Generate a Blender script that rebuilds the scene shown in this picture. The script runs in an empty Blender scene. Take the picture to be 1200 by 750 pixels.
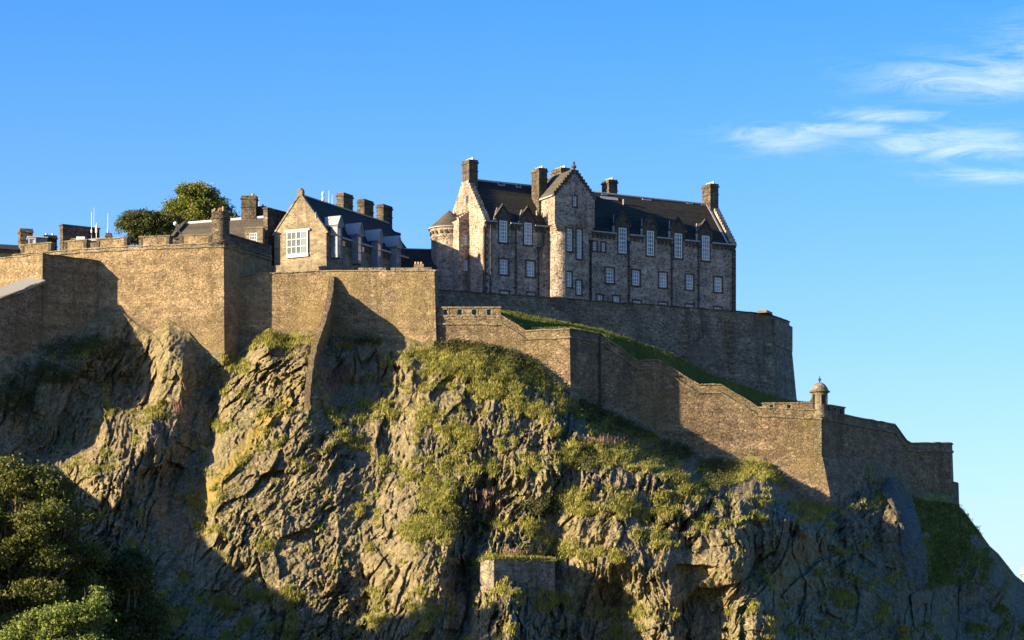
import bpy, math, random
import numpy as np
from mathutils import Vector

random.seed(7)
RNG = np.random.default_rng(11)
sc = bpy.context.scene
COL = sc.collection
R = math.radians

# ------------------------------------------------------------------ camera
FPX, HU, HV, CZ = 3200.0, 600.0, 850.0, 2.0
cam_d = bpy.data.cameras.new('camera')
cam = bpy.data.objects.new('camera', cam_d)
COL.objects.link(cam)
cam.location = (0, 0, CZ)
cam.rotation_euler = (R(90), 0, 0)
cam_d.sensor_fit = 'HORIZONTAL'
cam_d.sensor_width = 36.0
cam_d.lens = 36.0 * FPX / 1200.0
cam_d.shift_y = (HV - 375.0) / 1200.0
cam_d.clip_start = 1.0
cam_d.clip_end = 30000.0
sc.camera = cam

# ------------------------------------------------------------------ light
SUN_EL, SUN_TH = 14.0, 27.0           # elevation, degrees towards the viewer from due left
sx, sy = -math.cos(R(SUN_TH)), -math.sin(R(SUN_TH))
to_sun = Vector((sx * math.cos(R(SUN_EL)), sy * math.cos(R(SUN_EL)), math.sin(R(SUN_EL))))
sun_d = bpy.data.lights.new('sun', 'SUN')
sun_d.energy = 5.0
sun_d.angle = R(0.5)
sun_d.color = (1.0, 0.82, 0.53)
sun = bpy.data.objects.new('sun', sun_d)
COL.objects.link(sun)
sun.location = (-120, -60, 200)
sun.rotation_euler = to_sun.to_track_quat('Z', 'Y').to_euler()

world = bpy.data.worlds.new('World')
sc.world = world
world.use_nodes = True
wn, wl = world.node_tree.nodes, world.node_tree.links
wn.clear()
w_out = wn.new('ShaderNodeOutputWorld')
w_bg = wn.new('ShaderNodeBackground')
w_sky = wn.new('ShaderNodeTexSky')
w_sky.sky_type = 'NISHITA'
w_sky.sun_disc = False
w_sky.sun_elevation = R(SUN_EL)
w_sky.sun_rotation = math.atan2(sx, sy)
w_sky.altitude = 60
w_sky.air_density = 1.0
w_sky.dust_density = 0.9
w_sky.ozone_density = 4.0
w_bg.inputs['Strength'].default_value = 0.100
hsv = wn.new('ShaderNodeHueSaturation')
hsv.inputs['Saturation'].default_value = 1.33
hsv.inputs['Hue'].default_value = 0.5175
wl.new(w_sky.outputs[0], hsv.inputs['Color'])
# thin cirrus, placed by direction
tc = wn.new('ShaderNodeTexCoord')
mp = wn.new('ShaderNodeMapping')
mp.inputs['Scale'].default_value = (30, 30, 150)
mp.inputs['Rotation'].default_value = (0, R(-3), 0)
cn = wn.new('ShaderNodeTexNoise')
cn.inputs['Scale'].default_value = 1.0
cn.inputs['Detail'].default_value = 13.0
cn.inputs['Roughness'].default_value = 0.70
cn.inputs['Distortion'].default_value = 1.4
wl.new(tc.outputs['Generated'], mp.inputs['Vector'])
wl.new(mp.outputs[0], cn.inputs['Vector'])


def wmath(op, a, b=None):
    n = wn.new('ShaderNodeMath')
    n.operation = op
    for i, q in enumerate((a, b)):
        if q is None:
            continue
        if isinstance(q, (int, float)):
            n.inputs[i].default_value = q
        else:
            wl.new(q, n.inputs[i])
    return n.outputs[0]


sep = wn.new('ShaderNodeSeparateXYZ')
wl.new(tc.outputs['Generated'], sep.inputs[0])
az = wmath('DIVIDE', sep.outputs[0], sep.outputs[1])     # tangent of azimuth
el = wmath('DIVIDE', sep.outputs[2], sep.outputs[1])     # tangent of elevation


def cloud_blob(u, v, ru, rv):
    a0, e0 = (u - HU) / FPX, (HV - v) / FPX
    dx = wmath('DIVIDE', wmath('SUBTRACT', az, a0), ru / FPX)
    dz = wmath('DIVIDE', wmath('SUBTRACT', el, e0), rv / FPX)
    d2 = wmath('ADD', wmath('MULTIPLY', dx, dx), wmath('MULTIPLY', dz, dz))
    return wmath('POWER', 2.718, wmath('MULTIPLY', d2, -1.0))


blobs = [(915, 161, 70, 17), (985, 152, 75, 9), (1130, 168, 110, 21), (1150, 90, 125, 26), (1040, 135, 70, 9), (1270, 60, 100, 40),
         (1160, 206, 75, 9), (1290, 190, 90, 40)]
acc = None
for b in blobs:
    c = cloud_blob(*b)
    acc = c if acc is None else wmath('MAXIMUM', acc, c)
front = wmath('GREATER_THAN', sep.outputs[1], 0.05)
cr = wn.new('ShaderNodeMapRange')
cr.inputs[1].default_value = 0.40
cr.inputs[2].default_value = 0.92
wl.new(wmath('ADD', wmath('MULTIPLY', acc, 0.22), wmath('MULTIPLY', cn.outputs[0], 0.80)), cr.inputs[0])
cfac = wmath('MULTIPLY', wmath('MULTIPLY', cr.outputs[0], front), wmath('MINIMUM', wmath('MULTIPLY', acc, 1.0), 0.7))
cmix = wn.new('ShaderNodeMixRGB')
cmix.inputs[2].default_value = (4.2, 4.3, 4.4, 1)
wl.new(cfac, cmix.inputs[0])
# pale air low over the horizon, all the way round
lenh = wmath('POWER', wmath('ADD', wmath('MULTIPLY', sep.outputs[0], sep.outputs[0]), wmath('MULTIPLY', sep.outputs[1], sep.outputs[1])), 0.5)
tan_el = wmath('MAXIMUM', wmath('DIVIDE', sep.outputs[2], wmath('MAXIMUM', lenh, 0.001)), 0.0)
hz_f = wmath('MINIMUM', wmath('MULTIPLY', wmath('POWER', 2.718, wmath('MULTIPLY', tan_el, -10.5)), 1.15), 0.85)
hmix = wn.new('ShaderNodeMixRGB')
hmix.inputs[2].default_value = (2.15, 2.62, 2.95, 1)
wl.new(hz_f, hmix.inputs[0])
wl.new(hsv.outputs[0], hmix.inputs[1])
wl.new(hmix.outputs[0], cmix.inputs[1])
wl.new(cmix.outputs[0], w_bg.inputs['Color'])
wl.new(w_bg.outputs[0], w_out.inputs[0])

sc.view_settings.view_transform = 'Standard'
sc.view_settings.look = 'None'
sc.view_settings.exposure = 1.68
sc.view_settings.gamma = 1.0


# ------------------------------------------------------------------ helpers
def W(u, v, Y):
    return Vector(((u - HU) * Y / FPX, Y, CZ + (HV - v) * Y / FPX))


def zof(v, Y):
    return CZ + (HV - v) * Y / FPX


def tag(o, label=None, cat=None, group=None, kind=None):
    if label: o['label'] = label
    if cat: o['category'] = cat
    if group: o['group'] = group
    if kind: o['kind'] = kind
    return o


BASE = {}


def thing(name, label, cat, loc, group=None):
    o = bpy.data.objects.new(name, None)
    COL.objects.link(o)
    o.empty_display_size = 0.5
    o.location = loc
    BASE[o] = Vector(loc)
    return tag(o, label, cat, group)


class MB:
    def __init__(self):
        self.v, self.f = [], []

    def quad(self, *p):
        i = len(self.v)
        self.v += [tuple(q) for q in p]
        self.f.append(tuple(range(i, i + len(p))))

    def hexa(self, b, t):
        """b, t: four bottom and four top points, counter-clockwise seen from above"""
        i = len(self.v)
        self.v += [tuple(q) for q in b] + [tuple(q) for q in t]
        self.f += [(i + 3, i + 2, i + 1, i), (i + 4, i + 5, i + 6, i + 7)]
        for k in range(4):
            j = (k + 1) % 4
            self.f.append((i + k, i + j, i + 4 + j, i + 4 + k))

    def box(self, x0, x1, y0, y1, z0, z1):
        self.hexa([(x0, y0, z0), (x1, y0, z0), (x1, y1, z0), (x0, y1, z0)],
                  [(x0, y0, z1), (x1, y0, z1), (x1, y1, z1), (x0, y1, z1)])

    def pbox(self, P, s0, s1, z0, z1, o0, o1):
        """box on a plane: along s, up z, outwards o (o1 > o0)"""
        self.hexa([P(s0, z0, o1), P(s1, z0, o1), P(s1, z0, o0), P(s0, z0, o0)],
                  [P(s0, z1, o1), P(s1, z1, o1), P(s1, z1, o0), P(s0, z1, o0)])

    def prism(self, poly, vec):
        """poly: list of points, extruded along vec"""
        n, i = len(poly), len(self.v)
        vec = Vector(vec)
        self.v += [tuple(q) for q in poly] + [tuple(Vector(q) + vec) for q in poly]
        self.f.append(tuple(range(i, i + n)))
        self.f.append(tuple(range(i + 2 * n - 1, i + n - 1, -1)))
        for k in range(n):
            j = (k + 1) % n
            self.f.append((i + k, i + n + k, i + n + j, i + j))

    def slab(self, a, b, c, d, t):
        a, b, c, d = map(Vector, (a, b, c, d))
        nrm = (b - a).cross(d - a).normalized() * t
        self.prism([a, b, c, d], -nrm)

    def lathe(self, c, prof, n=20, a0=0.0, a1=2 * math.pi):
        i = len(self.v)
        full = abs(a1 - a0 - 2 * math.pi) < 1e-6
        m = n if full else n + 1
        for r, z in prof:
            for k in range(m):
                a = a0 + (a1 - a0) * k / n
                self.v.append((c[0] + r * math.cos(a), c[1] + r * math.sin(a), z))
        for q in range(len(prof) - 1):
            for k in range(n):
                j = (k + 1) % m
                self.f.append((i + q * m + k, i + q * m + j, i + (q + 1) * m + j, i + (q + 1) * m + k))
        if full:
            self.f.append(tuple(range(i + m - 1, i - 1, -1)))
            self.f.append(tuple(range(i + (len(prof) - 1) * m, i + len(prof) * m)))

    def tube(self, pts, radii, n=8):
        pts = [Vector(p) for p in pts]
        i = len(self.v)
        for k, p in enumerate(pts):
            d = (pts[min(k + 1, len(pts) - 1)] - pts[max(k - 1, 0)]).normalized()
            a = d.cross(Vector((0.31, 0.95, 0.05))).normalized()
            b = d.cross(a).normalized()
            for j in range(n):
                t = 2 * math.pi * j / n
                self.v.append(tuple(p + (a * math.cos(t) + b * math.sin(t)) * radii[k]))
        for k in range(len(pts) - 1):
            for j in range(n):
                l = (j + 1) % n
                self.f.append((i + k * n + j, i + k * n + l, i + (k + 1) * n + l, i + (k + 1) * n + j))
        self.f.append(tuple(range(i + n - 1, i - 1, -1)))
        self.f.append(tuple(range(i + (len(pts) - 1) * n, i + len(pts) * n)))

    def build(self, name, mat, parent=None, smooth=False):
        base = Vector((0, 0, 0))
        if parent is not None:
            base = BASE[parent]
        me = bpy.data.meshes.new(name)
        me.from_pydata([(p[0] - base.x, p[1] - base.y, p[2] - base.z) for p in self.v], [], self.f)
        me.materials.append(mat)
        if smooth:
            me.polygons.foreach_set('use_smooth', [True] * len(me.polygons))
        me.update()
        o = bpy.data.objects.new(name, me)
        COL.objects.link(o)
        if parent is not None:
            o.parent = parent
        BASE[o] = base
        return o


def np_mesh(name, verts, faces, mat, base=None, parent=None, smooth=False, attrs=None):
    """verts (n,3) array, faces (m,k) array of equal size polygons"""
    me = bpy.data.meshes.new(name)
    verts = np.asarray(verts, dtype=np.float32)
    if parent is not None:
        verts = verts - np.array(BASE[parent], dtype=np.float32)
    m, k = faces.shape
    me.vertices.add(len(verts))
    me.vertices.foreach_set('co', verts.ravel())
    me.loops.add(m * k)
    me.loops.foreach_set('vertex_index', faces.astype(np.int32).ravel())
    me.polygons.add(m)
    me.polygons.foreach_set('loop_start', np.arange(0, m * k, k, dtype=np.int32))
    me.polygons.foreach_set('loop_total', np.full(m, k, dtype=np.int32))
    if smooth:
        me.polygons.foreach_set('use_smooth', np.ones(m, dtype=bool))
    me.update(calc_edges=True)
    if attrs:
        for an, arr in attrs.items():
            at = me.attributes.new(an, 'FLOAT', 'POINT')
            at.data.foreach_set('value', np.asarray(arr, dtype=np.float32))
    me.materials.append(mat)
    o = bpy.data.objects.new(name, me)
    COL.objects.link(o)
    if parent is not None:
        o.parent = parent
        BASE[o] = BASE[parent]
    return o


class Plane:
    """vertical plane: P0 (x, y), unit direction d along it, outward normal n"""
    def __init__(self, x, y, ang):
        self.x, self.y = x, y
        self.d = (math.cos(ang), math.sin(ang))
        self.n = (math.sin(ang), -math.cos(ang))

    def __call__(self, s, z, o=0.0):
        return Vector((self.x + self.d[0] * s + self.n[0] * o, self.y + self.d[1] * s + self.n[1] * o, z))

    def px(self, u, v, o=0.0):
        k = (u - HU) / FPX
        x0, y0 = self.x + self.n[0] * o, self.y + self.n[1] * o
        s = (k * y0 - x0) / (self.d[0] - k * self.d[1])
        return s, zof(v, y0 + s * self.d[1])

    def shifted(self, s, o):
        q = Plane(0, 0, 0)
        q.d, q.n = self.d, self.n
        p = self(s, 0, o)
        q.x, q.y = p.x, p.y
        return q


def wall_holes(mb, P, s0, s1, z0, z1, holes, depth, off=0.0, through=False):
    """front sheet of a wall with rectangular openings and their reveals"""
    S = sorted({s0, s1, *[h[0] for h in holes], *[h[1] for h in holes]})
    Z = sorted({z0, z1, *[h[2] for h in holes], *[h[3] for h in holes]})
    S = [s for s in S if s0 - 1e-6 <= s <= s1 + 1e-6]
    Z = [z for z in Z if z0 - 1e-6 <= z <= z1 + 1e-6]
    for a, b in zip(S, S[1:]):
        for c, d in zip(Z, Z[1:]):
            ms, mz = (a + b) / 2, (c + d) / 2
            if any(h[0] < ms < h[1] and h[2] < mz < h[3] for h in holes):
                continue
            mb.quad(P(a, c, off), P(b, c, off), P(b, d, off), P(a, d, off))
            if through:
                mb.quad(P(b, c, off - depth), P(a, c, off - depth), P(a, d, off - depth), P(b, d, off - depth))
    for a, b, c, d in holes:
        c, d = max(c, z0), min(d, z1)
        f, k = off, off - depth
        mb.quad(P(a, c, f), P(a, d, f), P(a, d, k), P(a, c, k))
        mb.quad(P(b, d, f), P(b, c, f), P(b, c, k), P(b, d, k))
        mb.quad(P(a, d, f), P(b, d, f), P(b, d, k), P(a, d, k))
        mb.quad(P(b, c, f), P(a, c, f), P(a, c, k), P(b, c, k))
    if through:
        f, k = off, off - depth
        mb.quad(P(s0, z1, f), P(s1, z1, f), P(s1, z1, k), P(s0, z1, k))
        mb.quad(P(s0, z0, f), P(s0, z1, f), P(s0, z1, k), P(s0, z0, k))
        mb.quad(P(s1, z1, f), P(s1, z0, f), P(s1, z0, k), P(s1, z1, k))


# ------------------------------------------------------------------ materials
class NT:
    def __init__(self, name):
        self.m = bpy.data.materials.new(name)
        self.m.use_nodes = True
        self.t = self.m.node_tree
        self.N, self.L = self.t.nodes, self.t.links
        self.bsdf = self.N['Principled BSDF']
        self.bsdf.inputs['Specular IOR Level'].default_value = 0.25
        self.bsdf.inputs['Roughness'].default_value = 0.9
        g = self.N.new('ShaderNodeNewGeometry')
        self.pos = g.outputs['Position']
        self.geo = g

    def mapped(self, scale, rot=(0, 0, 0), src=None):
        m = self.N.new('ShaderNodeMapping')
        m.inputs['Scale'].default_value = scale
        m.inputs['Rotation'].default_value = rot
        self.L.new(src or self.pos, m.inputs['Vector'])
        return m.outputs[0]

    def noise(self, vec, scale=1.0, detail=4.0, rough=0.6, dist=0.0):
        n = self.N.new('ShaderNodeTexNoise')
        n.inputs['Scale'].default_value = scale
        n.inputs['Detail'].default_value = detail
        n.inputs['Roughness'].default_value = rough
        n.inputs['Distortion'].default_value = dist
        self.L.new(vec, n.inputs['Vector'])
        return n.outputs[0]

    def voro(self, vec, scale=1.0, feature='F1'):
        n = self.N.new('ShaderNodeTexVoronoi')
        n.feature = feature
        n.inputs['Scale'].default_value = scale
        self.L.new(vec, n.inputs['Vector'])
        return n

    def ramp(self, fac, stops, interp='LINEAR'):
        n = self.N.new('ShaderNodeValToRGB')
        n.color_ramp.interpolation = interp
        e = n.color_ramp.elements
        while len(e) < len(stops):
            e.new(0.5)
        for q, (p, c) in zip(e, stops):
            q.position = p
            q.color = (*c, 1) if len(c) == 3 else c
        self.L.new(fac, n.inputs[0])
        return n.outputs[0]

    def mix(self, fac, a, b, mode='MIX'):
        n = self.N.new('ShaderNodeMixRGB')
        n.blend_type = mode
        for i, q in enumerate((fac, a, b)):
            if isinstance(q, (int, float)):
                n.inputs[i].default_value = q
            elif isinstance(q, tuple):
                n.inputs[i].default_value = (*q, 1)
            else:
                self.L.new(q, n.inputs[i])
        return n.outputs[0]

    def math(self, op, a, b=None):
        n = self.N.new('ShaderNodeMath')
        n.operation = op
        for i, q in enumerate((a, b)):
            if q is None: continue
            if isinstance(q, (int, float)):
                n.inputs[i].default_value = q
            else:
                self.L.new(q, n.inputs[i])
        return n.outputs[0]

    def rng(self, v, a, b, c=0.0, d=1.0):
        n = self.N.new('ShaderNodeMapRange')
        for i, q in zip((1, 2, 3, 4), (a, b, c, d)):
            n.inputs[i].default_value = q
        self.L.new(v, n.inputs[0])
        return n.outputs[0]

    def attr(self, name):
        n = self.N.new('ShaderNodeAttribute')
        n.attribute_name = name
        return n.outputs['Fac']

    def bump(self, h, strength=0.5, dist=0.1, prev=None):
        n = self.N.new('ShaderNodeBump')
        n.inputs['Strength'].default_value = strength
        n.inputs['Distance'].default_value = dist
        self.L.new(h, n.inputs['Height'])
        if prev is not None:
            self.L.new(prev, n.inputs['Normal'])
        return n.outputs[0]

    def done(self, color, normal=None, rough=None):
        if isinstance(color, tuple):
            self.bsdf.inputs['Base Color'].default_value = (*color, 1)
        else:
            self.L.new(color, self.bsdf.inputs['Base Color'])
        if normal is not None:
            self.L.new(normal, self.bsdf.inputs['Normal'])
        if rough is not None:
            self.bsdf.inputs['Roughness'].default_value = rough
        return self.m


def stone(name, cols, mortar, sx_=1.5, sz_=2.8, stain=(0.06, 0.05, 0.035), stain_amt=0.5, moss=None, bump=0.6, green=0.0):
    n = NT(name)
    warp = n.mix(0.06, n.pos, n.N.new('ShaderNodeTexNoise').outputs[1], 'ADD')
    v = n.mapped((sx_, sx_, sz_), src=warp)
    vor = n.voro(v)
    h = n.N.new('ShaderNodeSeparateColor')
    n.L.new(vor.outputs['Color'], h.inputs[0])
    st = [(i / (len(cols) - 1), c) for i, c in enumerate(cols)]
    col = n.ramp(h.outputs[0], st)
    v2 = n.voro(n.mapped((sx_ * 2.3, sx_ * 2.3, sz_ * 2.0)))
    h2 = n.N.new('ShaderNodeSeparateColor')
    n.L.new(v2.outputs['Color'], h2.inputs[0])
    pm = n.rng(n.noise(n.pos, 0.13, 4, 0.6), 0.42, 0.58, 0.12, 0.88)
    col = n.mix(pm, col, n.ramp(h2.outputs[1], st))
    edge = n.voro(v, feature='DISTANCE_TO_EDGE')
    e = n.rng(edge.outputs['Distance'], 0.0, 0.10)
    col = n.mix(n.math('MULTIPLY', n.math('SUBTRACT', 1.0, e), 0.45), col, mortar)
    # single darker stones
    dk = n.rng(h2.outputs[2], 0.84, 0.87)
    col = n.mix(n.math('MULTIPLY', dk, 0.7), col, stain)
    big = n.noise(n.pos, 0.16, 6, 0.65, 0.4)
    streak = n.noise(n.mapped((0.7, 0.7, 0.07)), 1.0, 5, 0.6)
    s = n.rng(n.math('ADD', n.math('MULTIPLY', big, 0.55), n.math('MULTIPLY', streak, 0.45)), 0.46, 0.66)
    col = n.mix(n.math('MULTIPLY', s, stain_amt), col, stain)
    m2 = n.noise(n.mapped((0.55, 0.55, 0.8)), 1.0, 6, 0.75, 0.3)
    col = n.mix(0.8, col, n.ramp(m2, [(0.3, (0.42, 0.40, 0.37)), (0.5, (1.0, 1.0, 1.0)), (0.7, (1.55, 1.52, 1.45))]), 'MULTIPLY')
    band = n.noise(n.mapped((0.03, 0.03, 0.9)), 1.0, 4, 0.65)
    col = n.mix(0.6, col, n.ramp(band, [(0.35, (0.72, 0.72, 0.70)), (0.65, (1.25, 1.25, 1.25))]), 'MULTIPLY')
    damp = n.rng(n.noise(n.mapped((0.40, 0.40, 0.045)), 1.0, 6, 0.72), 0.53, 0.66)
    col = n.mix(n.math('MULTIPLY', damp, 0.7), col, stain)
    patch = n.rng(n.noise(n.pos, 0.09, 4, 0.6), 0.5, 0.68)
    if moss:
        col = n.mix(n.math('MULTIPLY', patch, 0.55), col, moss)
    fine = n.noise(n.pos, 7.0, 3, 0.7)
    col = n.mix(0.75, col, n.ramp(fine, [(0.25, (0.3, 0.3, 0.3)), (0.75, (1.7, 1.7, 1.7))]), 'MULTIPLY')
    b = n.bump(n.math('ADD', e, n.math('MULTIPLY', h.outputs[2], 0.9)), bump, 0.10)
    b = n.bump(fine, 0.4, 0.06, b)
    return n.done(col, b, 0.92)


M = {}
M['curtain'] = stone('curtain_rubble', [(0.110, 0.077, 0.044), (0.222, 0.155, 0.092), (0.172, 0.117, 0.067), (0.332, 0.242, 0.149)], (0.101, 0.072, 0.043),
                     1.5, 2.5, (0.065, 0.045, 0.028), 0.62, (0.145, 0.111, 0.041))
M['bastion'] = stone('bastion_rubble', [(0.144, 0.102, 0.058), (0.259, 0.184, 0.105), (0.197, 0.139, 0.077), (0.351, 0.258, 0.154)], (0.135, 0.094, 0.053),
                     1.9, 3.0, (0.083, 0.059, 0.033), 0.55, (0.186, 0.141, 0.054))
M['terrace'] = stone('terrace_rubble', [(0.109, 0.083, 0.054), (0.238, 0.184, 0.121), (0.174, 0.133, 0.087), (0.374, 0.297, 0.198)], (0.103, 0.081, 0.055),
                     1.2, 2.7, (0.060, 0.046, 0.030), 0.55, (0.129, 0.101, 0.058))
M['ruin'] = stone('ruin_rubble', [(0.12, 0.100, 0.075), (0.23, 0.19, 0.14), (0.17, 0.142, 0.105), (0.33, 0.28, 0.21)], (0.08, 0.066, 0.05),
                  1.2, 3.0, (0.05, 0.042, 0.032), 0.5, (0.13, 0.115, 0.05))
M['hospital'] = stone('pink_rubble', [(0.204, 0.158, 0.123), (0.370, 0.296, 0.232), (0.289, 0.222, 0.176), (0.481, 0.392, 0.303)], (0.271, 0.216, 0.166),
                      1.7, 2.9, (0.055, 0.045, 0.035), 0.30)
M['gable_stone'] = stone('golden_ashlar', [(0.160, 0.126, 0.082), (0.232, 0.186, 0.125), (0.196, 0.155, 0.100), (0.280, 0.229, 0.158)], (0.160, 0.128, 0.084),
                         0.9, 2.8, (0.104, 0.079, 0.050), 0.35, None, 0.3)
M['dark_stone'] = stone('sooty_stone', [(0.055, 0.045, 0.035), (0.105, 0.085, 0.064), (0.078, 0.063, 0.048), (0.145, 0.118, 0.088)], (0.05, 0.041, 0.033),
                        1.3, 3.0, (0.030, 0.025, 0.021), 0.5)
M['stack_stone'] = stone('chimney_stone', [(0.061, 0.048, 0.033), (0.137, 0.108, 0.073), (0.097, 0.076, 0.052), (0.187, 0.150, 0.104)], (0.054, 0.043, 0.030),
                         1.2, 3.0, (0.025, 0.021, 0.015), 0.8)
M['coping'] = stone('coping_stone', [(0.15, 0.120, 0.085), (0.23, 0.190, 0.136), (0.19, 0.155, 0.110), (0.28, 0.236, 0.172)], (0.09, 0.074, 0.054),
                    0.9, 1.2, (0.08, 0.066, 0.042), 0.6, (0.13, 0.118, 0.05))
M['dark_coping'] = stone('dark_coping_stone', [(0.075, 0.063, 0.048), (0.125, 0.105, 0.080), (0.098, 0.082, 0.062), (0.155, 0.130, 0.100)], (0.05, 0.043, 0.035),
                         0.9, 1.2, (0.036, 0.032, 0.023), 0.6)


def slate(name, c1, c2, moss):
    n = NT(name)
    v = n.mapped((2.2, 2.2, 4.5))
    vor = n.voro(v)
    h = n.N.new('ShaderNodeSeparateColor')
    n.L.new(vor.outputs['Color'], h.inputs[0])
    col = n.mix(h.outputs[0], c1, c2)
    big = n.rng(n.noise(n.mapped((0.35, 0.35, 0.12)), 1.0, 6, 0.65), 0.42, 0.68)
    col = n.mix(n.math('MULTIPLY', big, 0.7), col, moss)
    crs = n.noise(n.mapped((0.06, 0.06, 3.4)), 1.0, 3, 0.6)
    col = n.mix(0.7, col, n.ramp(crs, [(0.35, (0.65, 0.65, 0.65)), (0.65, (1.4, 1.4, 1.4))]), 'MULTIPLY')
    b = n.bump(h.outputs[1], 0.35, 0.05)
    return n.done(col, b, 0.85)


M['slate'] = slate('mossy_slate', (0.019, 0.0172, 0.0125), (0.034, 0.0310, 0.0230), (0.032, 0.030, 0.014))
M['blue_slate'] = slate('blue_slate', (0.021, 0.0190, 0.0160), (0.036, 0.0335, 0.0285), (0.030, 0.0275, 0.021))
M['brown_slate'] = slate('brown_slate', (0.060, 0.049, 0.036), (0.092, 0.075, 0.056), (0.075, 0.062, 0.044))


def plain(name, c, rough=0.6, var=0.25, metallic=0.0):
    n = NT(name)
    f = n.noise(n.pos, 2.5, 5, 0.65)
    col = n.mix(1.0, c, n.ramp(f, [(0.25, (1 - var,) * 3), (0.75, (1 + var,) * 3)]), 'MULTIPLY')
    n.bsdf.inputs['Metallic'].default_value = metallic
    return n.done(col, None, rough)


M['white'] = plain('white_paint', (0.592, 0.584, 0.560), 0.5, 0.1)
M['lead'] = plain('lead_flashing', (0.30, 0.30, 0.295), 0.75, 0.2)
M['iron'] = plain('black_iron', (0.03, 0.027, 0.025), 0.6)
M['clay'] = plain('clay_pot', (0.42, 0.24, 0.13), 0.8)
M['palepot'] = plain('pale_pot', (0.55, 0.46, 0.33), 0.8)
M['paleroof'] = plain('pale_felt_roof', (0.496, 0.480, 0.448), 0.7, 0.12)
M['felt'] = plain('grey_felt', (0.238, 0.224, 0.196), 0.8, 0.15)
M['zinc'] = plain('grey_zinc', (0.21, 0.215, 0.22), 0.75, 0.15)
M['bronze'] = plain('bronze_frame', (0.16, 0.085, 0.04), 0.5)
M['mast'] = plain('mast_paint', (0.560, 0.544, 0.544), 0.4, 0.05)
M['concrete'] = plain('pale_render', (0.62, 0.57, 0.48), 0.8, 0.1)


def glass(name, c, rough):
    n = NT(name)
    f = n.noise(n.pos, 0.9, 3, 0.6)
    n.bsdf.inputs['Specular IOR Level'].default_value = 0.9
    return n.done(n.mix(n.rng(f, 0.35, 0.65), c, tuple(x * 0.55 for x in c)), None, rough)


M['pane'] = glass('sash_glass', (0.20, 0.225, 0.25), 0.08)  # pale base colour stands in for sky reflected in the panes
M['pane_blue'] = glass('bay_glass', (0.27, 0.30, 0.32), 0.08)
M['pane_bay'] = glass('gable_bay_glass', (0.075, 0.090, 0.100), 0.03)
M['pane_bay'].node_tree.nodes['Principled BSDF'].inputs['Specular IOR Level'].default_value = 0.35
M['bay_paint'] = plain('toned_white_paint', (0.46, 0.45, 0.42), 0.6, 0.12)  # white toned darker in the colour to offset full sun on the bay
M['pane_dim'] = glass('dim_sash_glass', (0.09, 0.10, 0.11), 0.07)
M['pane_pale'] = glass('pale_sash_glass', (0.34, 0.33, 0.30), 0.12)  # paler glass colour in place of reflection, no blind behind it
M['pane_dark'] = glass('dark_glass', (0.035, 0.04, 0.05), 0.06)


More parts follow.
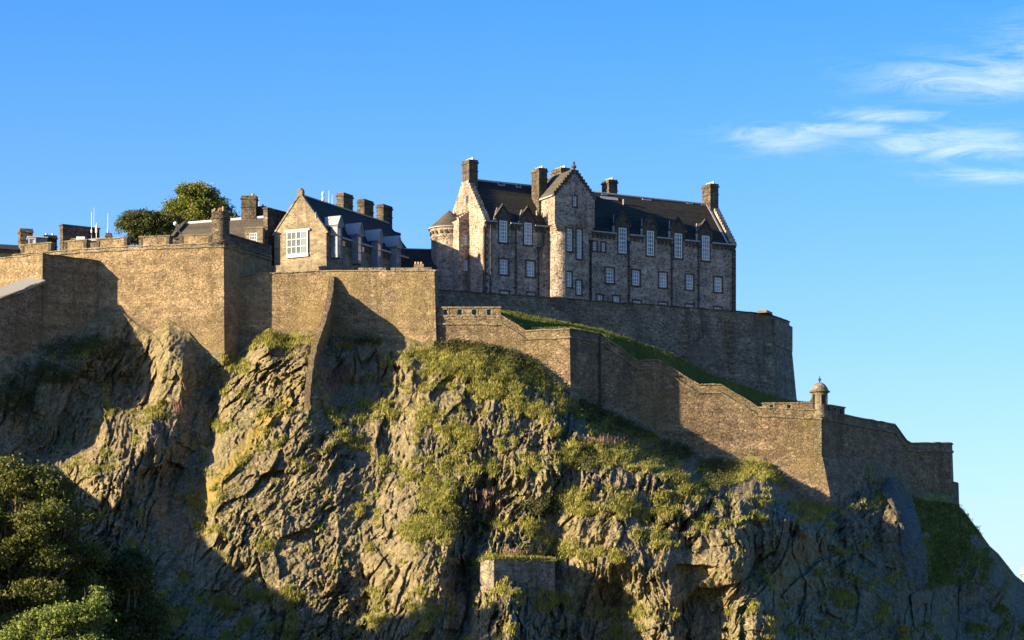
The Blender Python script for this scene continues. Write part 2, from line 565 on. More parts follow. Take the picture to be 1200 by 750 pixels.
def m_rock():
    n = NT('crag_rock')

    def turned(ang):
        r = n.N.new('ShaderNodeVectorRotate')
        r.rotation_type = 'Y_AXIS'
        r.inputs['Angle'].default_value = R(ang)
        n.L.new(n.pos, r.inputs['Vector'])
        return r.outputs[0]

    sp = n.N.new('ShaderNodeSeparateXYZ')
    n.L.new(n.pos, sp.inputs[0])
    side = n.rng(n.math('ADD', sp.outputs[0], n.math('MULTIPLY', n.noise(n.pos, 0.12, 3), 8.0)), -14.0, -6.0)
    # beds: long along the strata, thin across (left half dips, right half stands upright)
    bed = n.mix(side, n.noise(n.mapped((0.60, 0.9, 2.0), src=turned(52)), 1.0, 7, 0.68, 0.25), n.noise(n.mapped((0.55, 0.9, 1.8), src=turned(80)), 1.0, 7, 0.68, 0.25))
    thin = n.mix(side, n.noise(n.mapped((2.0, 2.5, 6.0), src=turned(52)), 1.0, 5, 0.7, 0.2), n.noise(n.mapped((1.6, 2.2, 5.0), src=turned(82)), 1.0, 5, 0.7, 0.2))
    big = n.noise(n.pos, 0.11, 6, 0.62, 0.5)
    mid = n.noise(n.mapped((0.9, 0.9, 0.6)), 1.0, 8, 0.70, 0.4)
    tone = n.math('ADD', n.math('MULTIPLY', bed, 0.6), n.math('MULTIPLY', mid, 0.4))
    col = n.ramp(tone, [(0.32, (0.045, 0.035, 0.018)), (0.45, (0.130, 0.103, 0.054)), (0.56, (0.215, 0.172, 0.095)), (0.69, (0.36, 0.295, 0.170))])
    grey = n.ramp(tone, [(0.34, (0.055, 0.045, 0.024)), (0.50, (0.150, 0.125, 0.067)), (0.68, (0.29, 0.244, 0.138))])
    col = n.mix(n.rng(big, 0.45, 0.62), col, grey)
    run = n.rng(n.noise(n.mapped((0.9, 0.9, 0.09)), 1.0, 6, 0.66), 0.54, 0.7)
    col = n.mix(n.math('MULTIPLY', run, 0.55), col, (0.035, 0.031, 0.024))
    col = n.mix(0.75, col, n.ramp(thin, [(0.3, (0.35, 0.34, 0.33)), (0.5, (1.0, 1.0, 1.0)), (0.7, (1.7, 1.68, 1.6))]), 'MULTIPLY')
    fine = n.noise(n.pos, 4.5, 5, 0.72)
    col = n.mix(0.85, col, n.ramp(fine, [(0.27, (0.3, 0.3, 0.3)), (0.73, (1.75, 1.73, 1.66))]), 'MULTIPLY')
    och = n.attr('moss')
    col = n.mix(n.math('MULTIPLY', n.rng(n.math('ADD', och, n.math('MULTIPLY', fine, 0.6)), 0.55, 0.95), 0.75), col, (0.22, 0.16, 0.03))
    dk = n.attr('dark')  # painted shade mask
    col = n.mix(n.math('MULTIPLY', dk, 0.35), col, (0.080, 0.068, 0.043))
    gr = n.attr('grass')
    gn = n.noise(n.pos, 0.8, 5, 0.6)
    gcol = n.ramp(gn, [(0.3, (0.085, 0.095, 0.020)), (0.5, (0.16, 0.155, 0.036)), (0.7, (0.24, 0.21, 0.062))])
    gf = n.rng(n.math('ADD', gr, n.math('MULTIPLY', n.math('SUBTRACT', fine, 0.5), 0.9)), 0.46, 0.70)
    col = n.mix(gf, col, gcol)
    b = n.bump(mid, 0.45, 0.25)
    b = n.bump(bed, 0.5, 0.18, b)
    b = n.bump(thin, 0.8, 0.12, b)
    b = n.bump(fine, 0.7, 0.12, b)
    return n.done(col, b, 0.95)


M['rock'] = m_rock()


def m_net():
    n = NT('grey_rock_net')
    mid = n.noise(n.mapped((0.7, 0.7, 0.18)), 1.0, 6, 0.6)
    col = n.ramp(mid, [(0.3, (0.055, 0.052, 0.040)), (0.7, (0.15, 0.142, 0.115))])
    n.done(col, n.bump(mid, 0.5, 0.3), 0.85)
    w = n.voro(n.mapped((3.4, 3.4, 2.8)), feature='DISTANCE_TO_EDGE')
    e = n.rng(w.outputs['Distance'], 0.10, 0.16)
    tp = n.N.new('ShaderNodeBsdfTransparent')
    ms = n.N.new('ShaderNodeMixShader')
    n.L.new(n.math('MULTIPLY', e, 0.55), ms.inputs[0])
    n.L.new(n.bsdf.outputs[0], ms.inputs[1])
    n.L.new(tp.outputs[0], ms.inputs[2])
    n.L.new(ms.outputs[0], n.N['Material Output'].inputs[0])
    return n.m


M['net'] = m_net()


def m_leaf(name, cols, trans=0.3):
    n = NT(name)
    rnd = n.geo.outputs['Random Per Island']
    st = [(i / (len(cols) - 1), c) for i, c in enumerate(cols)]
    col = n.ramp(rnd, st)
    big = n.noise(n.pos, 0.45, 3, 0.6)
    col = n.mix(0.7, col, n.ramp(big, [(0.3, (0.6, 0.65, 0.6)), (0.7, (1.4, 1.3, 1.2))]), 'MULTIPLY')
    n.done(col, None, 0.75)
    tr = n.N.new('ShaderNodeBsdfTranslucent')
    n.L.new(col, tr.inputs[0])
    ms = n.N.new('ShaderNodeMixShader')
    ms.inputs[0].default_value = trans
    out = n.N['Material Output']
    n.L.new(n.bsdf.outputs[0], ms.inputs[1])
    n.L.new(tr.outputs[0], ms.inputs[2])
    n.L.new(ms.outputs[0], out.inputs[0])
    return n.m


M['leaf_dark'] = m_leaf('dark_leaves', [(0.019, 0.028, 0.010), (0.044, 0.053, 0.016), (0.066, 0.066, 0.021)])
M['leaf_warm'] = m_leaf('autumn_green_leaves', [(0.045, 0.064, 0.014), (0.10, 0.115, 0.026), (0.18, 0.165, 0.040)])
M['leaf_gold'] = m_leaf('yellow_green_leaves', [(0.075, 0.105, 0.019), (0.15, 0.172, 0.030), (0.23, 0.225, 0.045)])
M['leaf_lime'] = m_leaf('light_green_leaves', [(0.09, 0.13, 0.026), (0.16, 0.20, 0.042), (0.22, 0.25, 0.065)])
M['leaf_green'] = m_leaf('mid_green_leaves', [(0.032, 0.046, 0.012), (0.07, 0.085, 0.022), (0.12, 0.125, 0.034)])
M['grass'] = m_leaf('crag_grass', [(0.17, 0.185, 0.036), (0.26, 0.26, 0.056), (0.34, 0.315, 0.085), (0.42, 0.37, 0.14)], 0.35)
M['lawn'] = m_leaf('lawn_grass', [(0.085, 0.120, 0.022), (0.14, 0.175, 0.036), (0.20, 0.205, 0.055)], 0.35)
M['heather'] = m_leaf('heather_leaves', [(0.034, 0.045, 0.013), (0.068, 0.074, 0.022), (0.101, 0.096, 0.032)], 0.2)
M['fireweed'] = m_leaf('pink_flowers', [(0.30, 0.17, 0.15), (0.36, 0.20, 0.19), (0.26, 0.18, 0.08)], 0.3)
M['bark'] = plain('bark', (0.13, 0.095, 0.065), 0.9, 0.35)


def m_lawn_soil():
    n = NT('turf')
    g = n.noise(n.pos, 0.7, 6, 0.65)
    f = n.noise(n.pos, 6.0, 4, 0.7)
    col = n.ramp(g, [(0.3, (0.075, 0.105, 0.018)), (0.5, (0.13, 0.155, 0.032)), (0.7, (0.19, 0.18, 0.052))])
    col = n.mix(0.5, col, n.ramp(f, [(0.25, (0.5, 0.5, 0.5)), (0.75, (1.5, 1.5, 1.5))]), 'MULTIPLY')
    return n.done(col, n.bump(f, 0.6, 0.15), 0.95)


M['turf'] = m_lawn_soil()


def m_hill():
    n = NT('far_hills')
    g = n.noise(n.pos, 0.004, 6, 0.6)
    return n.done(n.ramp(g, [(0.35, (0.16, 0.20, 0.22)), (0.65, (0.24, 0.27, 0.26))]), None, 1.0)


M['hill'] = m_hill()


# ------------------------------------------------------------------ numpy noise
def h2(ix, iy, seed):
    n = (ix.astype(np.int64) * 374761393 + iy.astype(np.int64) * 668265263 + seed * 974711) & 0xFFFFFFFF
    n = ((n ^ (n >> 13)) * 1274126177) & 0xFFFFFFFF
    n = ((n ^ (n >> 16)) * 2246822519) & 0xFFFFFFFF
    n = n ^ (n >> 15)
    return (n & 0xFFFFFF).astype(np.float64) / 0xFFFFFF


def vnoise(x, y, seed=0):
    ix, iy = np.floor(x), np.floor(y)
    fx, fy = x - ix, y - iy
    fx, fy = fx * fx * fx * (fx * (fx * 6 - 15) + 10), fy * fy * fy * (fy * (fy * 6 - 15) + 10)
    a, b = h2(ix, iy, seed), h2(ix + 1, iy, seed)
    c, d = h2(ix, iy + 1, seed), h2(ix + 1, iy + 1, seed)
    return (a + (b - a) * fx + (c - a) * fy + (a - b - c + d) * fx * fy) * 2 - 1


def fbm(x, y, oct_=5, seed=0, gain=0.5):
    t, a, s = 0, 1.0, 0
    for k in range(oct_):
        t = t + a * vnoise(x + 17.3 * k, y - 9.1 * k, seed + k)
        s += a
        a *= gain
        x, y = x * 2.03, y * 2.03
    return t / s


def facet(x, y, seed, tilt=0.8):
    """cells, each a tilted plane at its own height: angular blocks"""
    ix, iy = np.floor(x), np.floor(y)
    best = np.full(x.shape, 1e9)
    out = np.zeros(x.shape)
    for dx in (-1, 0, 1):
        for dy in (-1, 0, 1):
            cx, cy = ix + dx, iy + dy
            px_, py_ = cx + h2(cx, cy, seed), cy + h2(cx, cy, seed + 1)
            ex, ey = x - px_, y - py_
            d = ex * ex + ey * ey
            val = (h2(cx, cy, seed + 2) * 2 - 1) + tilt * ((h2(cx, cy, seed + 3) * 2 - 1) * ex + (h2(cx, cy, seed + 4) * 2 - 1) * ey)
            m = d < best
            best[m] = d[m]
            out[m] = val[m]
    return out


def smooth(a, b, x):
    t = np.clip((x - a) / (b - a), 0, 1)
    return t * t * (3 - 2 * t)


def seg_interp(pts, u):
    pts = np.array(pts, dtype=float)
    return np.interp(u, pts[:, 0], pts[:, 1])


# ------------------------------------------------------------------ plan of the walls (u, v_top, Y)
BASTION = [(15, 299, 381), (75, 294, 378.8), (150, 289, 376.1), (262, 285.5, 372), (318, 301, 382.2)]
LEFT_UP = [(-70, 311, 384), (0, 303, 376.5), (50, 298, 371.6), (114, 306, 377.2)]
LEFT_LOW = [(-90, 388, 354), (0, 351, 365.5), (48.5, 331, 371.2)]
CENTRE = [(279, 325, 375.4), (300, 321.5, 375.3), (350, 319, 375), (388, 318, 374.4), (509, 318, 372), (513, 318, 379)]
LOWER = [(509, 371, 372.5), (588, 371, 372.4), (616, 388.7, 372.3), (667.5, 386, 371), (702.7, 391.6, 376), (747, 423.6, 378.2),
         (772, 422.7, 378.6), (819, 451.5, 379), (845, 451.5, 379.3), (888, 478, 379.6), (962, 482, 379), (990, 487, 384),
         (1048, 498, 394), (1062, 517, 397), (1067, 520, 397.6), (1113, 520, 403), (1116, 521, 412)]
TERRACE = [(512, 340, 387), (600, 346.2, 393.5), (700, 353.3, 400.7), (800, 360.5, 407.9), (880, 366.5, 413.8), (903, 369.5, 416), (925, 378, 425)]

YW = [(-620, 335), (-420, 330), (-300, 342), (-200, 352), (-90, 351), (0, 364.5), (48, 370.6), (114, 376.5), (150, 375.4), (262, 371.2), (279, 374.6),
      (300, 374.8), (388, 373.6), (509, 371.2), (512, 372.3), (588, 371.8), (667, 370), (703, 375), (772, 377.6), (888, 378.6), (935, 378.4), (985, 376.8),
      (990, 382.5), (1048, 392.5), (1067, 396), (1113, 401.5), (1130, 404), (1200, 415), (1320, 428), (1560, 470)]
VB = [(-620, 500), (-480, 452), (-400, 448), (-300, 425), (-240, 445), (-90, 440), (0, 425), (60, 405), (100, 386), (124, 366), (144, 368), (160, 382), (180, 392), (198, 378), (222, 392),
      (240, 414), (262, 418), (280, 414), (296, 398), (314, 385), (335, 396), (360, 392), (385, 398), (450, 398), (480, 401), (500, 407),
      (520, 401), (560, 404), (600, 413), (640, 438), (668, 460), (700, 478), (730, 492), (772, 512), (800, 524), (822, 536), (850, 541), (895, 541),
      (915, 556), (940, 578), (984, 592), (992, 560), (1012, 546), (1034, 553), (1048, 560), (1062, 576), (1080, 586), (1100, 588), (1122, 591), (1130, 599),
      (1142, 615), (1160, 640), (1170, 649), (1180, 662), (1190, 675), (1200, 683), (1250, 715), (1350, 775), (1560, 850)]

ROWS = {  # leftmost points form an unseen spur added to shade the lower left crag
    450: [(-620, 300), (-430, 292), (-300, 322), (-230, 352), (-90, 350), (0, 361), (50, 365.5), (100, 370.8), (130, 373.8), (160, 375.5), (174, 373), (192, 366.5), (212, 365), (226, 368), (256, 372), (272, 366),
          (300, 364), (340, 362), (361, 361), (372, 364), (392, 369), (440, 368.5), (480, 366), (500, 365), (540, 364), (600, 364), (650, 365), (668, 367), (690, 371), (720, 375), (800, 386), (900, 390), (1130, 410), (1560, 470)],
    520: [(-620, 282), (-430, 278), (-300, 312), (-230, 338), (-140, 352), (-60, 353), (0, 357), (45, 362), (85, 365), (105, 362), (140, 356), (180, 354), (196, 358), (225, 363), (252, 364), (262, 358),
          (300, 355), (350, 352), (390, 353), (425, 357), (470, 356), (490, 353), (540, 352), (610, 351.5), (650, 352.5), (672, 354), (700, 355.5), (720, 356), (750, 359), (800, 372), (900, 383), (960, 382), (1000, 386), (1060, 397), (1130, 408), (1560, 468)],
    560: [(-620, 276), (-430, 272), (-300, 306), (-230, 332), (-140, 347), (0, 352), (60, 356), (80, 352), (110, 347), (150, 346), (170, 352), (205, 358), (238, 358), (250, 351), (300, 349), (350, 347), (400, 348),
          (440, 350), (480, 347), (520, 344), (570, 345), (610, 343), (645, 343.5), (668, 346), (690, 345), (730, 345), (780, 347.5), (820, 351), (850, 352), (880, 351.5), (898, 355), (925, 370), (985, 375), (1000, 382), (1030, 387), (1045, 385), (1060, 388), (1075, 394), (1130, 404), (1560, 460)],
    610: [(-620, 270), (-430, 268), (-300, 300), (-230, 326), (-140, 340), (0, 346), (60, 349), (90, 345), (130, 341), (165, 344), (200, 350), (235, 350), (255, 343), (320, 341), (400, 341), (440, 343), (470, 338),
          (510, 336), (535, 338), (560, 343), (600, 341), (630, 340), (650, 342), (675, 338), (720, 337), (750, 338), (790, 339.5), (830, 341), (862, 340), (882, 343), (905, 346), (925, 347), (948, 348), (965, 360), (985, 370), (1010, 374), (1035, 377), (1050, 376), (1070, 382), (1085, 390), (1130, 399), (1160, 404), (1200, 412), (1560, 455)],
    660: [(-620, 264), (-430, 264), (-300, 294), (-230, 320), (-140, 332), (0, 338), (90, 338), (150, 335), (220, 341), (270, 336), (340, 334), (420, 335), (450, 331), (490, 327), (520, 327), (540, 334), (552, 339), (562, 334),
          (580, 330.5), (650, 337), (672, 334), (720, 331), (770, 331), (800, 334), (830, 333), (850, 331), (868, 334), (885, 342), (902, 341), (920, 341), (940, 350), (965, 358), (1000, 364), (1035, 369), (1060, 370), (1080, 378), (1095, 386), (1130, 393), (1165, 397), (1200, 404), (1560, 445)],
    710: [(-620, 260), (-430, 260), (-300, 290), (-230, 314), (-140, 324), (0, 330), (150, 329), (250, 331), (330, 328), (420, 329), (455, 326), (500, 323), (525, 324), (540, 329), (553, 331), (566, 325.5), (582, 321), (602, 318), (614, 323), (650, 331.5), (690, 335),
          (720, 337), (760, 330), (785, 328), (802, 334), (840, 336), (868, 332), (885, 331), (905, 334), (915, 342), (950, 350), (1000, 356), (1060, 362), (1085, 372), (1130, 385), (1200, 395), (1560, 432)],
    760: [(-620, 258), (-430, 258), (-300, 287), (-230, 308), (-140, 317), (0, 322), (150, 322), (300, 321), (420, 322), (460, 319), (500, 316.5), (526, 319), (538, 322), (556, 317), (600, 308), (614, 312), (640, 321), (680, 329), (730, 330),
          (790, 322), (812, 330), (850, 330), (880, 324), (910, 327), (940, 340), (1000, 347), (1060, 354), (1130, 374), (1200, 385), (1560, 420)],
    880: [(-620, 250), (-430, 250), (-300, 275), (-230, 290), (-140, 298), (0, 303), (300, 304), (420, 304), (500, 297), (560, 302), (600, 298), (700, 310), (790, 306), (880, 306), (950, 318), (1060, 330), (1130, 350), (1200, 362), (1560, 400)],
}


def macro(u, v):
    """depth of the crag before the small relief; also the ray's base line"""
    vb = seg_interp(VB, u)
    yw = seg_interp(YW, u)
    wx = u + 9 * fbm(u / 45.0, v / 45.0, 3, 91)
    rv = sorted(ROWS)
    cols = np.stack([seg_interp(ROWS[r], wx) for r in rv], 0)
    vv = np.clip(v, rv[0], rv[-1])
    y = np.zeros_like(u)
    for i in range(len(rv) - 1):
        a, b = rv[i], rv[i + 1]
        m = (vv >= a) & (vv <= b)
        t = (vv - a) / (b - a)
        y = np.where(m, cols[i] * (1 - t) + cols[i + 1] * t, y)
    d = v - vb
    kk = np.interp(u, [-60, 0, 70, 95, 160, 190, 540, 590, 700, 740], [0.055, 0.06, 0.045, 0.004, 0.004, 0.05, 0.055, 0.015, 0.02, 0.05])
    near = yw - kk * d
    near = np.where(d < 0, yw - 0.12 * d, near)
    cap = np.interp(u, [590, 640, 690, 720], [4.0, 1.2, 1.5, 4.0])
    w = smooth(0, 46, d)
    y = near * (1 - w) + np.minimum(y, near + 4) * w
    y = np.where((u > 590) & (u < 720) & (d < 26), np.maximum(y, near - cap - 0.25 * np.maximum(d - 8, 0)), y)
    return y, vb


BLOBS = [(560, 432, 70, 34, 1.0), (615, 436, 55, 30, .95), (540, 490, 42, 55, .42), (600, 520, 60, 50, .30), (640, 480, 34, 36, .42), (515, 590, 40, 30, .5), (488, 620, 22, 26, .9),
         (600, 590, 70, 22, .32), (730, 534, 60, 20, .85), (700, 528, 40, 18, 1.0), (785, 550, 55, 15, .6), (690, 590, 50, 22, .34), (825, 562, 34, 24, .6), (862, 548, 30, 14, .9),
         (560, 558, 50, 22, .34), (610, 657, 42, 7, 1.2), (690, 650, 60, 11, .75), (750, 632, 50, 12, .42), (770, 600, 40, 12, .5), (850, 610, 34, 12, .5), (1108, 628, 30, 52, 1.3), (1140, 655, 24, 20, .7),
         (1100, 600, 28, 26, 1.1), (340, 396, 44, 12, .9), (268, 424, 24, 12, .9), (430, 396, 46, 12, .8), (440, 440, 50, 40, .3), (90, 415, 60, 16, .5), (445, 728, 30, 18, .7), (956, 600, 34, 12, .6),
         (290, 712, 80, 26, .45), (200, 725, 60, 26, .45), (700, 500, 30, 24, .7), (748, 515, 40, 16, .9), (900, 556, 20, 12, .7), (640, 600, 50, 40, .35), (480, 690, 40, 30, .3), (640, 700, 40, 30, .4), (740, 720, 60, 30, .3), (1145, 665, 16, 30, .5)]


def masks(u, v, slope):
    g = np.zeros_like(u)
    for (a, b, ru, rv, s) in BLOBS:
        g = np.maximum(g, s * np.exp(-(((u - a) / ru) ** 2 + ((v - b) / rv) ** 2)))
    nz = fbm(u / 26.0, v / 20.0, 5, 33)
    nz2 = fbm(u / 9.0, v / 11.0, 4, 34)
    g = g * 0.80 + 0.60 * nz + 0.55 * nz2 - 0.05 + np.clip((slope - 0.75) * 0.35, -0.25, 0.25)
    gate = smooth(-430, 0, u)
    g = np.clip(g * gate, 0, 1)
    # moss: bands that run up the strata on the lit left face
    k = (u - 235) - (590 - v) * 0.82
    moss = np.exp(-(k / 15.0) ** 2) * smooth(430, 480, v) * (1 - smooth(585, 620, v)) * 0.75
    moss = np.maximum(moss, 0.5 * np.exp(-((k - 44) / 10.0) ** 2) * smooth(395, 420, v) * (1 - smooth(500, 560, v)))
    dark = smooth(970, 1040, u) * 0.8 + 0.7 * np.exp(-(((u - 430) / 50) ** 2 + ((v - 440) / 45) ** 2))  # shade painted into the rock: beside the buttress and over the right cliffs
    return g, np.clip(moss + 0.2 * nz, 0, 1), np.clip(dark, 0, 1)


def rock_depth(u, v):
    y, vb = macro(u, v)
    X, Z = (u - HU) / 8.4, -v / 8.4
    wx, wz = 0.22 * fbm(X / 2.2, Z / 2.2, 3, 5) + 2.2 * fbm(X / 11, Z / 11, 3, 7), 0.22 * fbm(X / 2.2, Z / 2.2, 3, 6) + 2.2 * fbm(X / 11, Z / 11, 3, 9)
    mod = np.clip(0.80 + 1.5 * fbm(X / 8.0, Z / 8.0, 3, 12), 0.35, 1.7)

    def rot(ang):
        c, s = math.cos(R(ang)), math.sin(R(ang))
        return (X + wx) * c + (Z + wz) * s, -(X + wx) * s + (Z + wz) * c

    wl_ = 1 - smooth(455, 520, u + 20 * fbm(u / 60, v / 60, 2, 8))
    dip = smooth(215, 260, u) * (1 - smooth(400, 450, u))
    ledge = smooth(700, 780, u) * (1 - smooth(960, 1010, u)) * smooth(540, 580, v)
    tot = 0
    for wgt, ang, sd in ((wl_ * dip, 54, 100), (wl_ * (1 - dip), 68, 150), ((1 - wl_) * (1 - ledge), 80, 200), ((1 - wl_) * ledge, 88, 300)):
        a, b = rot(ang)
        t = 0.75 * facet(a / 6.0, b / 2.6, sd, 1.3) + mod * (0.46 * facet(a / 2.9, b / 1.1, sd + 10, 1.6) + 0.32 * facet(a / 1.35, b / 0.5, sd + 20, 1.6) + 0.19 * facet(a / 0.6, b / 0.27, sd + 30, 1.5))
        tot = tot + wgt * t
    tot = tot * (1 + 0.35 * smooth(480, 520, u) * (1 - smooth(680, 740, u)))
    a, b = rot(28)
    tot = tot + ledge * 0.9 * facet(a / 7.0, b / 2.6, 400, 1.2)
    for ang, sd, wgt in ((74, 501, 1.0), (58, 511, wl_)):
        a, b = rot(ang)
        cl = 1 - np.abs(fbm(a / 12.0, b / 3.4, 3, sd)) / 0.085
        tot = tot - wgt * 1.5 * np.clip(cl, 0, 1) * smooth(-0.1, 0.3, fbm(X / 9.0, Z / 12.0, 2, sd + 3))
    rid = 1 - 2 * np.abs(fbm(X / 7.0, Z / 9.0, 4, 55))
    rough = 0.9 * fbm(X / 6.5, Z / 7.5, 5, 44) - 0.45 * (rid - 0.5) + 0.20 * fbm(X / 0.5, Z / 0.6, 3, 77)
    return y, vb, tot, rough


def build_rock():
    us = np.concatenate([np.linspace(-620, -30, 150, endpoint=False), np.linspace(-30, 1230, 1500, endpoint=False), np.linspace(1230, 1560, 90)])
    nu, nt = len(us), 600
    vb1 = seg_interp(VB, us)
    top = vb1 - 26 * (us < 1124) - 0.0
    tt = np.linspace(0, 1, nt)
    U = np.repeat(us[None, :], nt, 0)
    V = top[None, :] + (900 - top[None, :]) * tt[:, None]
    Y, VBm, tot, rough = rock_depth(U, V)
    dv = (V[1] - V[0])[None, :]
    slope = -np.gradient(Y, axis=0) / (np.gradient(V, axis=0) * Y / FPX)
    G, MO, DK = masks(U, V, slope)
    d = V - VBm
    amp = np.where(U > 1124, smooth(-2, 30, d), 0.14 + 0.86 * smooth(0, 30, d) * (1 - 0.6 * np.exp(-((U - 135) / 28.0) ** 2) * (1 - smooth(40, 90, d))))
    amp = np.where(d < 0, 0.0, amp)
    amp_f = amp * (1 - 0.45 * smooth(0.32, 0.6, G)) * (1 - 0.25 * smooth(1000, 1060, U))
    Y2 = Y - (tot * amp_f + rough * amp * (1 - 0.4 * smooth(0.35, 0.6, G)))
    # tufted swell of the turf
    X, Z = (U - HU) / 8.4, -V / 8.4
    Y2 = Y2 - smooth(0.38, 0.64, G) * amp * (0.22 + 0.55 * fbm(X / 1.1, Z / 0.7, 3, 66))
    P = np.stack([(U - HU) * Y2 / FPX, Y2, CZ + (HV - V) * Y2 / FPX], -1)
    # the flat top behind the walls and the far side
    tp = P[0]
    ext = []
    for back, drop in ((6, 0.5), (26, 0.2), (90, -2), (150, -50)):
        q = tp.copy()
        q[:, 1] += back
        q[:, 0] *= 1 + back / 400.0
        q[:, 2] = np.maximum(q[:, 2] + (drop if back < 100 else -60), -1) if back >= 100 else q[:, 2] + drop - back * 0.02
        ext.append(q)
    allp = np.concatenate([np.stack(ext[::-1], 0), P], 0)
    z0 = np.zeros((4, nu))
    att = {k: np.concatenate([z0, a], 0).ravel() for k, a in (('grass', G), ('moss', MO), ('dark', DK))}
    n2 = nt + 4
    idx = np.arange(n2 * nu).reshape(n2, nu)
    f = np.stack([idx[:-1, :-1], idx[1:, :-1], idx[1:, 1:], idx[:-1, 1:]], -1).reshape(-1, 4)
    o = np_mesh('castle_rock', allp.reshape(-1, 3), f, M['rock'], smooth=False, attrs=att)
    tag(o, 'craggy volcanic rock cliff with grassy ledges', kind='structure')
    return us, U, V, P, G, d


us, RU, RV, RP, RG, RD = build_rock()


def rock_at(u, v):
    """point of the finished rock along a given line of sight"""
    j = int(np.argmin(np.abs(us - u)))
    col = RV[:, j]
    i = int(np.clip(np.searchsorted(col, v), 0, len(col) - 1))
    return Vector(RP[i, j])


# ground and far hills
g = MB()
g.quad((-9000, -400, 0), (9000, -400, 0), (9000, 14000, 0), (-9000, 14000, 0))
tag(g.build('ground', M['turf']), kind='structure')
hx = np.linspace(-3000, 5200, 160)
hz = 250 + 70 * fbm(hx / 900.0, hx * 0, 4, 3)
hv_, hf_ = [], []
for k in range(160):
    for (yy, ff) in ((5200, 0.0), (5700, 0.55), (6200, 0.92), (6600, 1.0), (7500, 0.0)):
        hv_.append((hx[k], yy, hz[k] * ff))
for k in range(159):
    for j in range(4):
        a = k * 5 + j
        hf_.append((a, a + 5, a + 6, a + 1))
tag(np_mesh('hills', np.array(hv_), np.array(hf_), M['hill'], smooth=True), kind='structure')


# ------------------------------------------------------------------ swept walls
def refine(path, step=1.1, jit=0.075, seed=0):
    """path of (u, v, Y) -> finer list of world points; corners kept"""
    rr = random.Random(seed)
    pts = [W(*p) for p in path]
    out = []
    for a, b in zip(pts, pts[1:]):
        n = max(1, int((b - a).length / step))
        for k in range(n):
            q = a.lerp(b, k / n)
            if k:
                q.z += rr.uniform(-jit, jit)
            out.append(q)
    out.append(pts[-1])
    return out


def miters(pts):
    ns = []
    for i in range(len(pts)):
        a = pts[max(i - 1, 0)]
        b = pts[i]
        c = pts[min(i + 1, len(pts) - 1)]
        d1 = Vector((b.x - a.x, b.y - a.y)) if i > 0 else Vector((c.x - b.x, c.y - b.y))
        d2 = Vector((c.x - b.x, c.y - b.y)) if i < len(pts) - 1 else d1
        d1, d2 = d1.normalized(), d2.normalized()
        n1, n2 = Vector((d1.y, -d1.x)), Vector((d2.y, -d2.x))
        m = n1 + n2
        if m.length < 1e-4:
            m = n1
        m = m.normalized()
        k = max(0.45, m.dot(n1))
        ns.append(m / k)
    return ns


def sweep(mb, pts, ns, sec):
    """sec(i, p) -> list of (offset outwards, z)"""
    rings = []
    for i, p in enumerate(pts):
        ring = []
        for off, z in sec(i, p):
            ring.append((p.x + ns[i].x * off, p.y + ns[i].y * off, z))
        rings.append(ring)
    m, i0 = len(rings[0]), len(mb.v)
    for r in rings:
        mb.v += r
    for k in range(len(rings) - 1):
        for j in range(m):
            l = (j + 1) % m
            mb.f.append((i0 + k * m + j, i0 + k * m + l, i0 + (k + 1) * m + l, i0 + (k + 1) * m + j))
    mb.f.append(tuple(range(i0 + m - 1, i0 - 1, -1)))
    mb.f.append(tuple(range(i0 + (len(rings) - 1) * m, i0 + len(rings) * m)))


def rampart(root, path, zbot, mat, cop_mat, thick=1.2, batter=0.05, string=0.9, cop=0.28, seed=0, has_cop=True, jit=0.075):
    pts = refine(path, 0.8 if jit > 0.2 else 1.1, jit, seed)
    ns = miters(pts)
    body = MB()
    sweep(body, pts, ns, lambda i, p: [(0, p.z - 0.02), (batter * (p.z - zbot), zbot), (-thick, zbot), (-thick, p.z - 0.02)])
    body.build('masonry', mat, root)
    if has_cop:
        c = MB()
        sweep(c, pts, ns, lambda i, p: [(0.16, p.z + cop * 0.7), (0.16, p.z), (-thick - 0.12, p.z), (-thick - 0.12, p.z + cop * 0.7), (-thick * 0.5, p.z + cop)])
        c.build('coping', cop_mat, root)
    if string:
        s = MB()
        sweep(s, pts, ns, lambda i, p: [(batter * string + 0.20, p.z - string), (batter * string + 0.20, p.z - string - 0.22),
                                       (batter * string - 0.1, p.z - string - 0.34), (batter * string - 0.1, p.z - string + 0.1)])
        s.build('string_course', cop_mat, root)
    return pts, ns


def parapet(root, a, b, h, holes_u, hole_z, mat, thick=0.7, name='parapet', cap=True, cop_mat=None):
    """short raised parapet with gun loops between world points a and b (base line level)"""
    ang = math.atan2(b.y - a.y, b.x - a.x)
    P = Plane(a.x, a.y, ang)
    L = math.hypot(b.x - a.x, b.y - a.y)
    z0 = min(a.z, b.z)
    hs = []
    for (u0, u1) in holes_u:
        s0, _ = P.px(u0, 400)
        s1, _ = P.px(u1, 400)
        hs.append((s0, s1, z0 + hole_z[0], z0 + hole_z[1]))
    mb = MB()
    wall_holes(mb, P, 0, L, z0 - 0.4, z0 + h, hs, thick, 0.05, True)
    o = mb.build(name, mat, root)
    if hs:
        fr = MB()
        for (s0, s1, c, d) in hs:
            for (p, q, r_, t) in ((s0 - 0.28, s0, c - 0.1, d + 0.1), (s1, s1 + 0.28, c - 0.1, d + 0.1), (s0, s1, d, d + 0.24), (s0, s1, c - 0.24, c)):
                fr.pbox(P, p, q, r_, t, 0.02, 0.10)
        f = fr.build('loop_surround', cop_mat or M['coping'], o)
    if cap:
        c = MB()
        c.pbox(P, -0.1, L + 0.1, z0 + h, z0 + h + 0.2, -thick - 0.05, 0.18)
        c.build('coping', cop_mat or M['coping'], o)
    return P


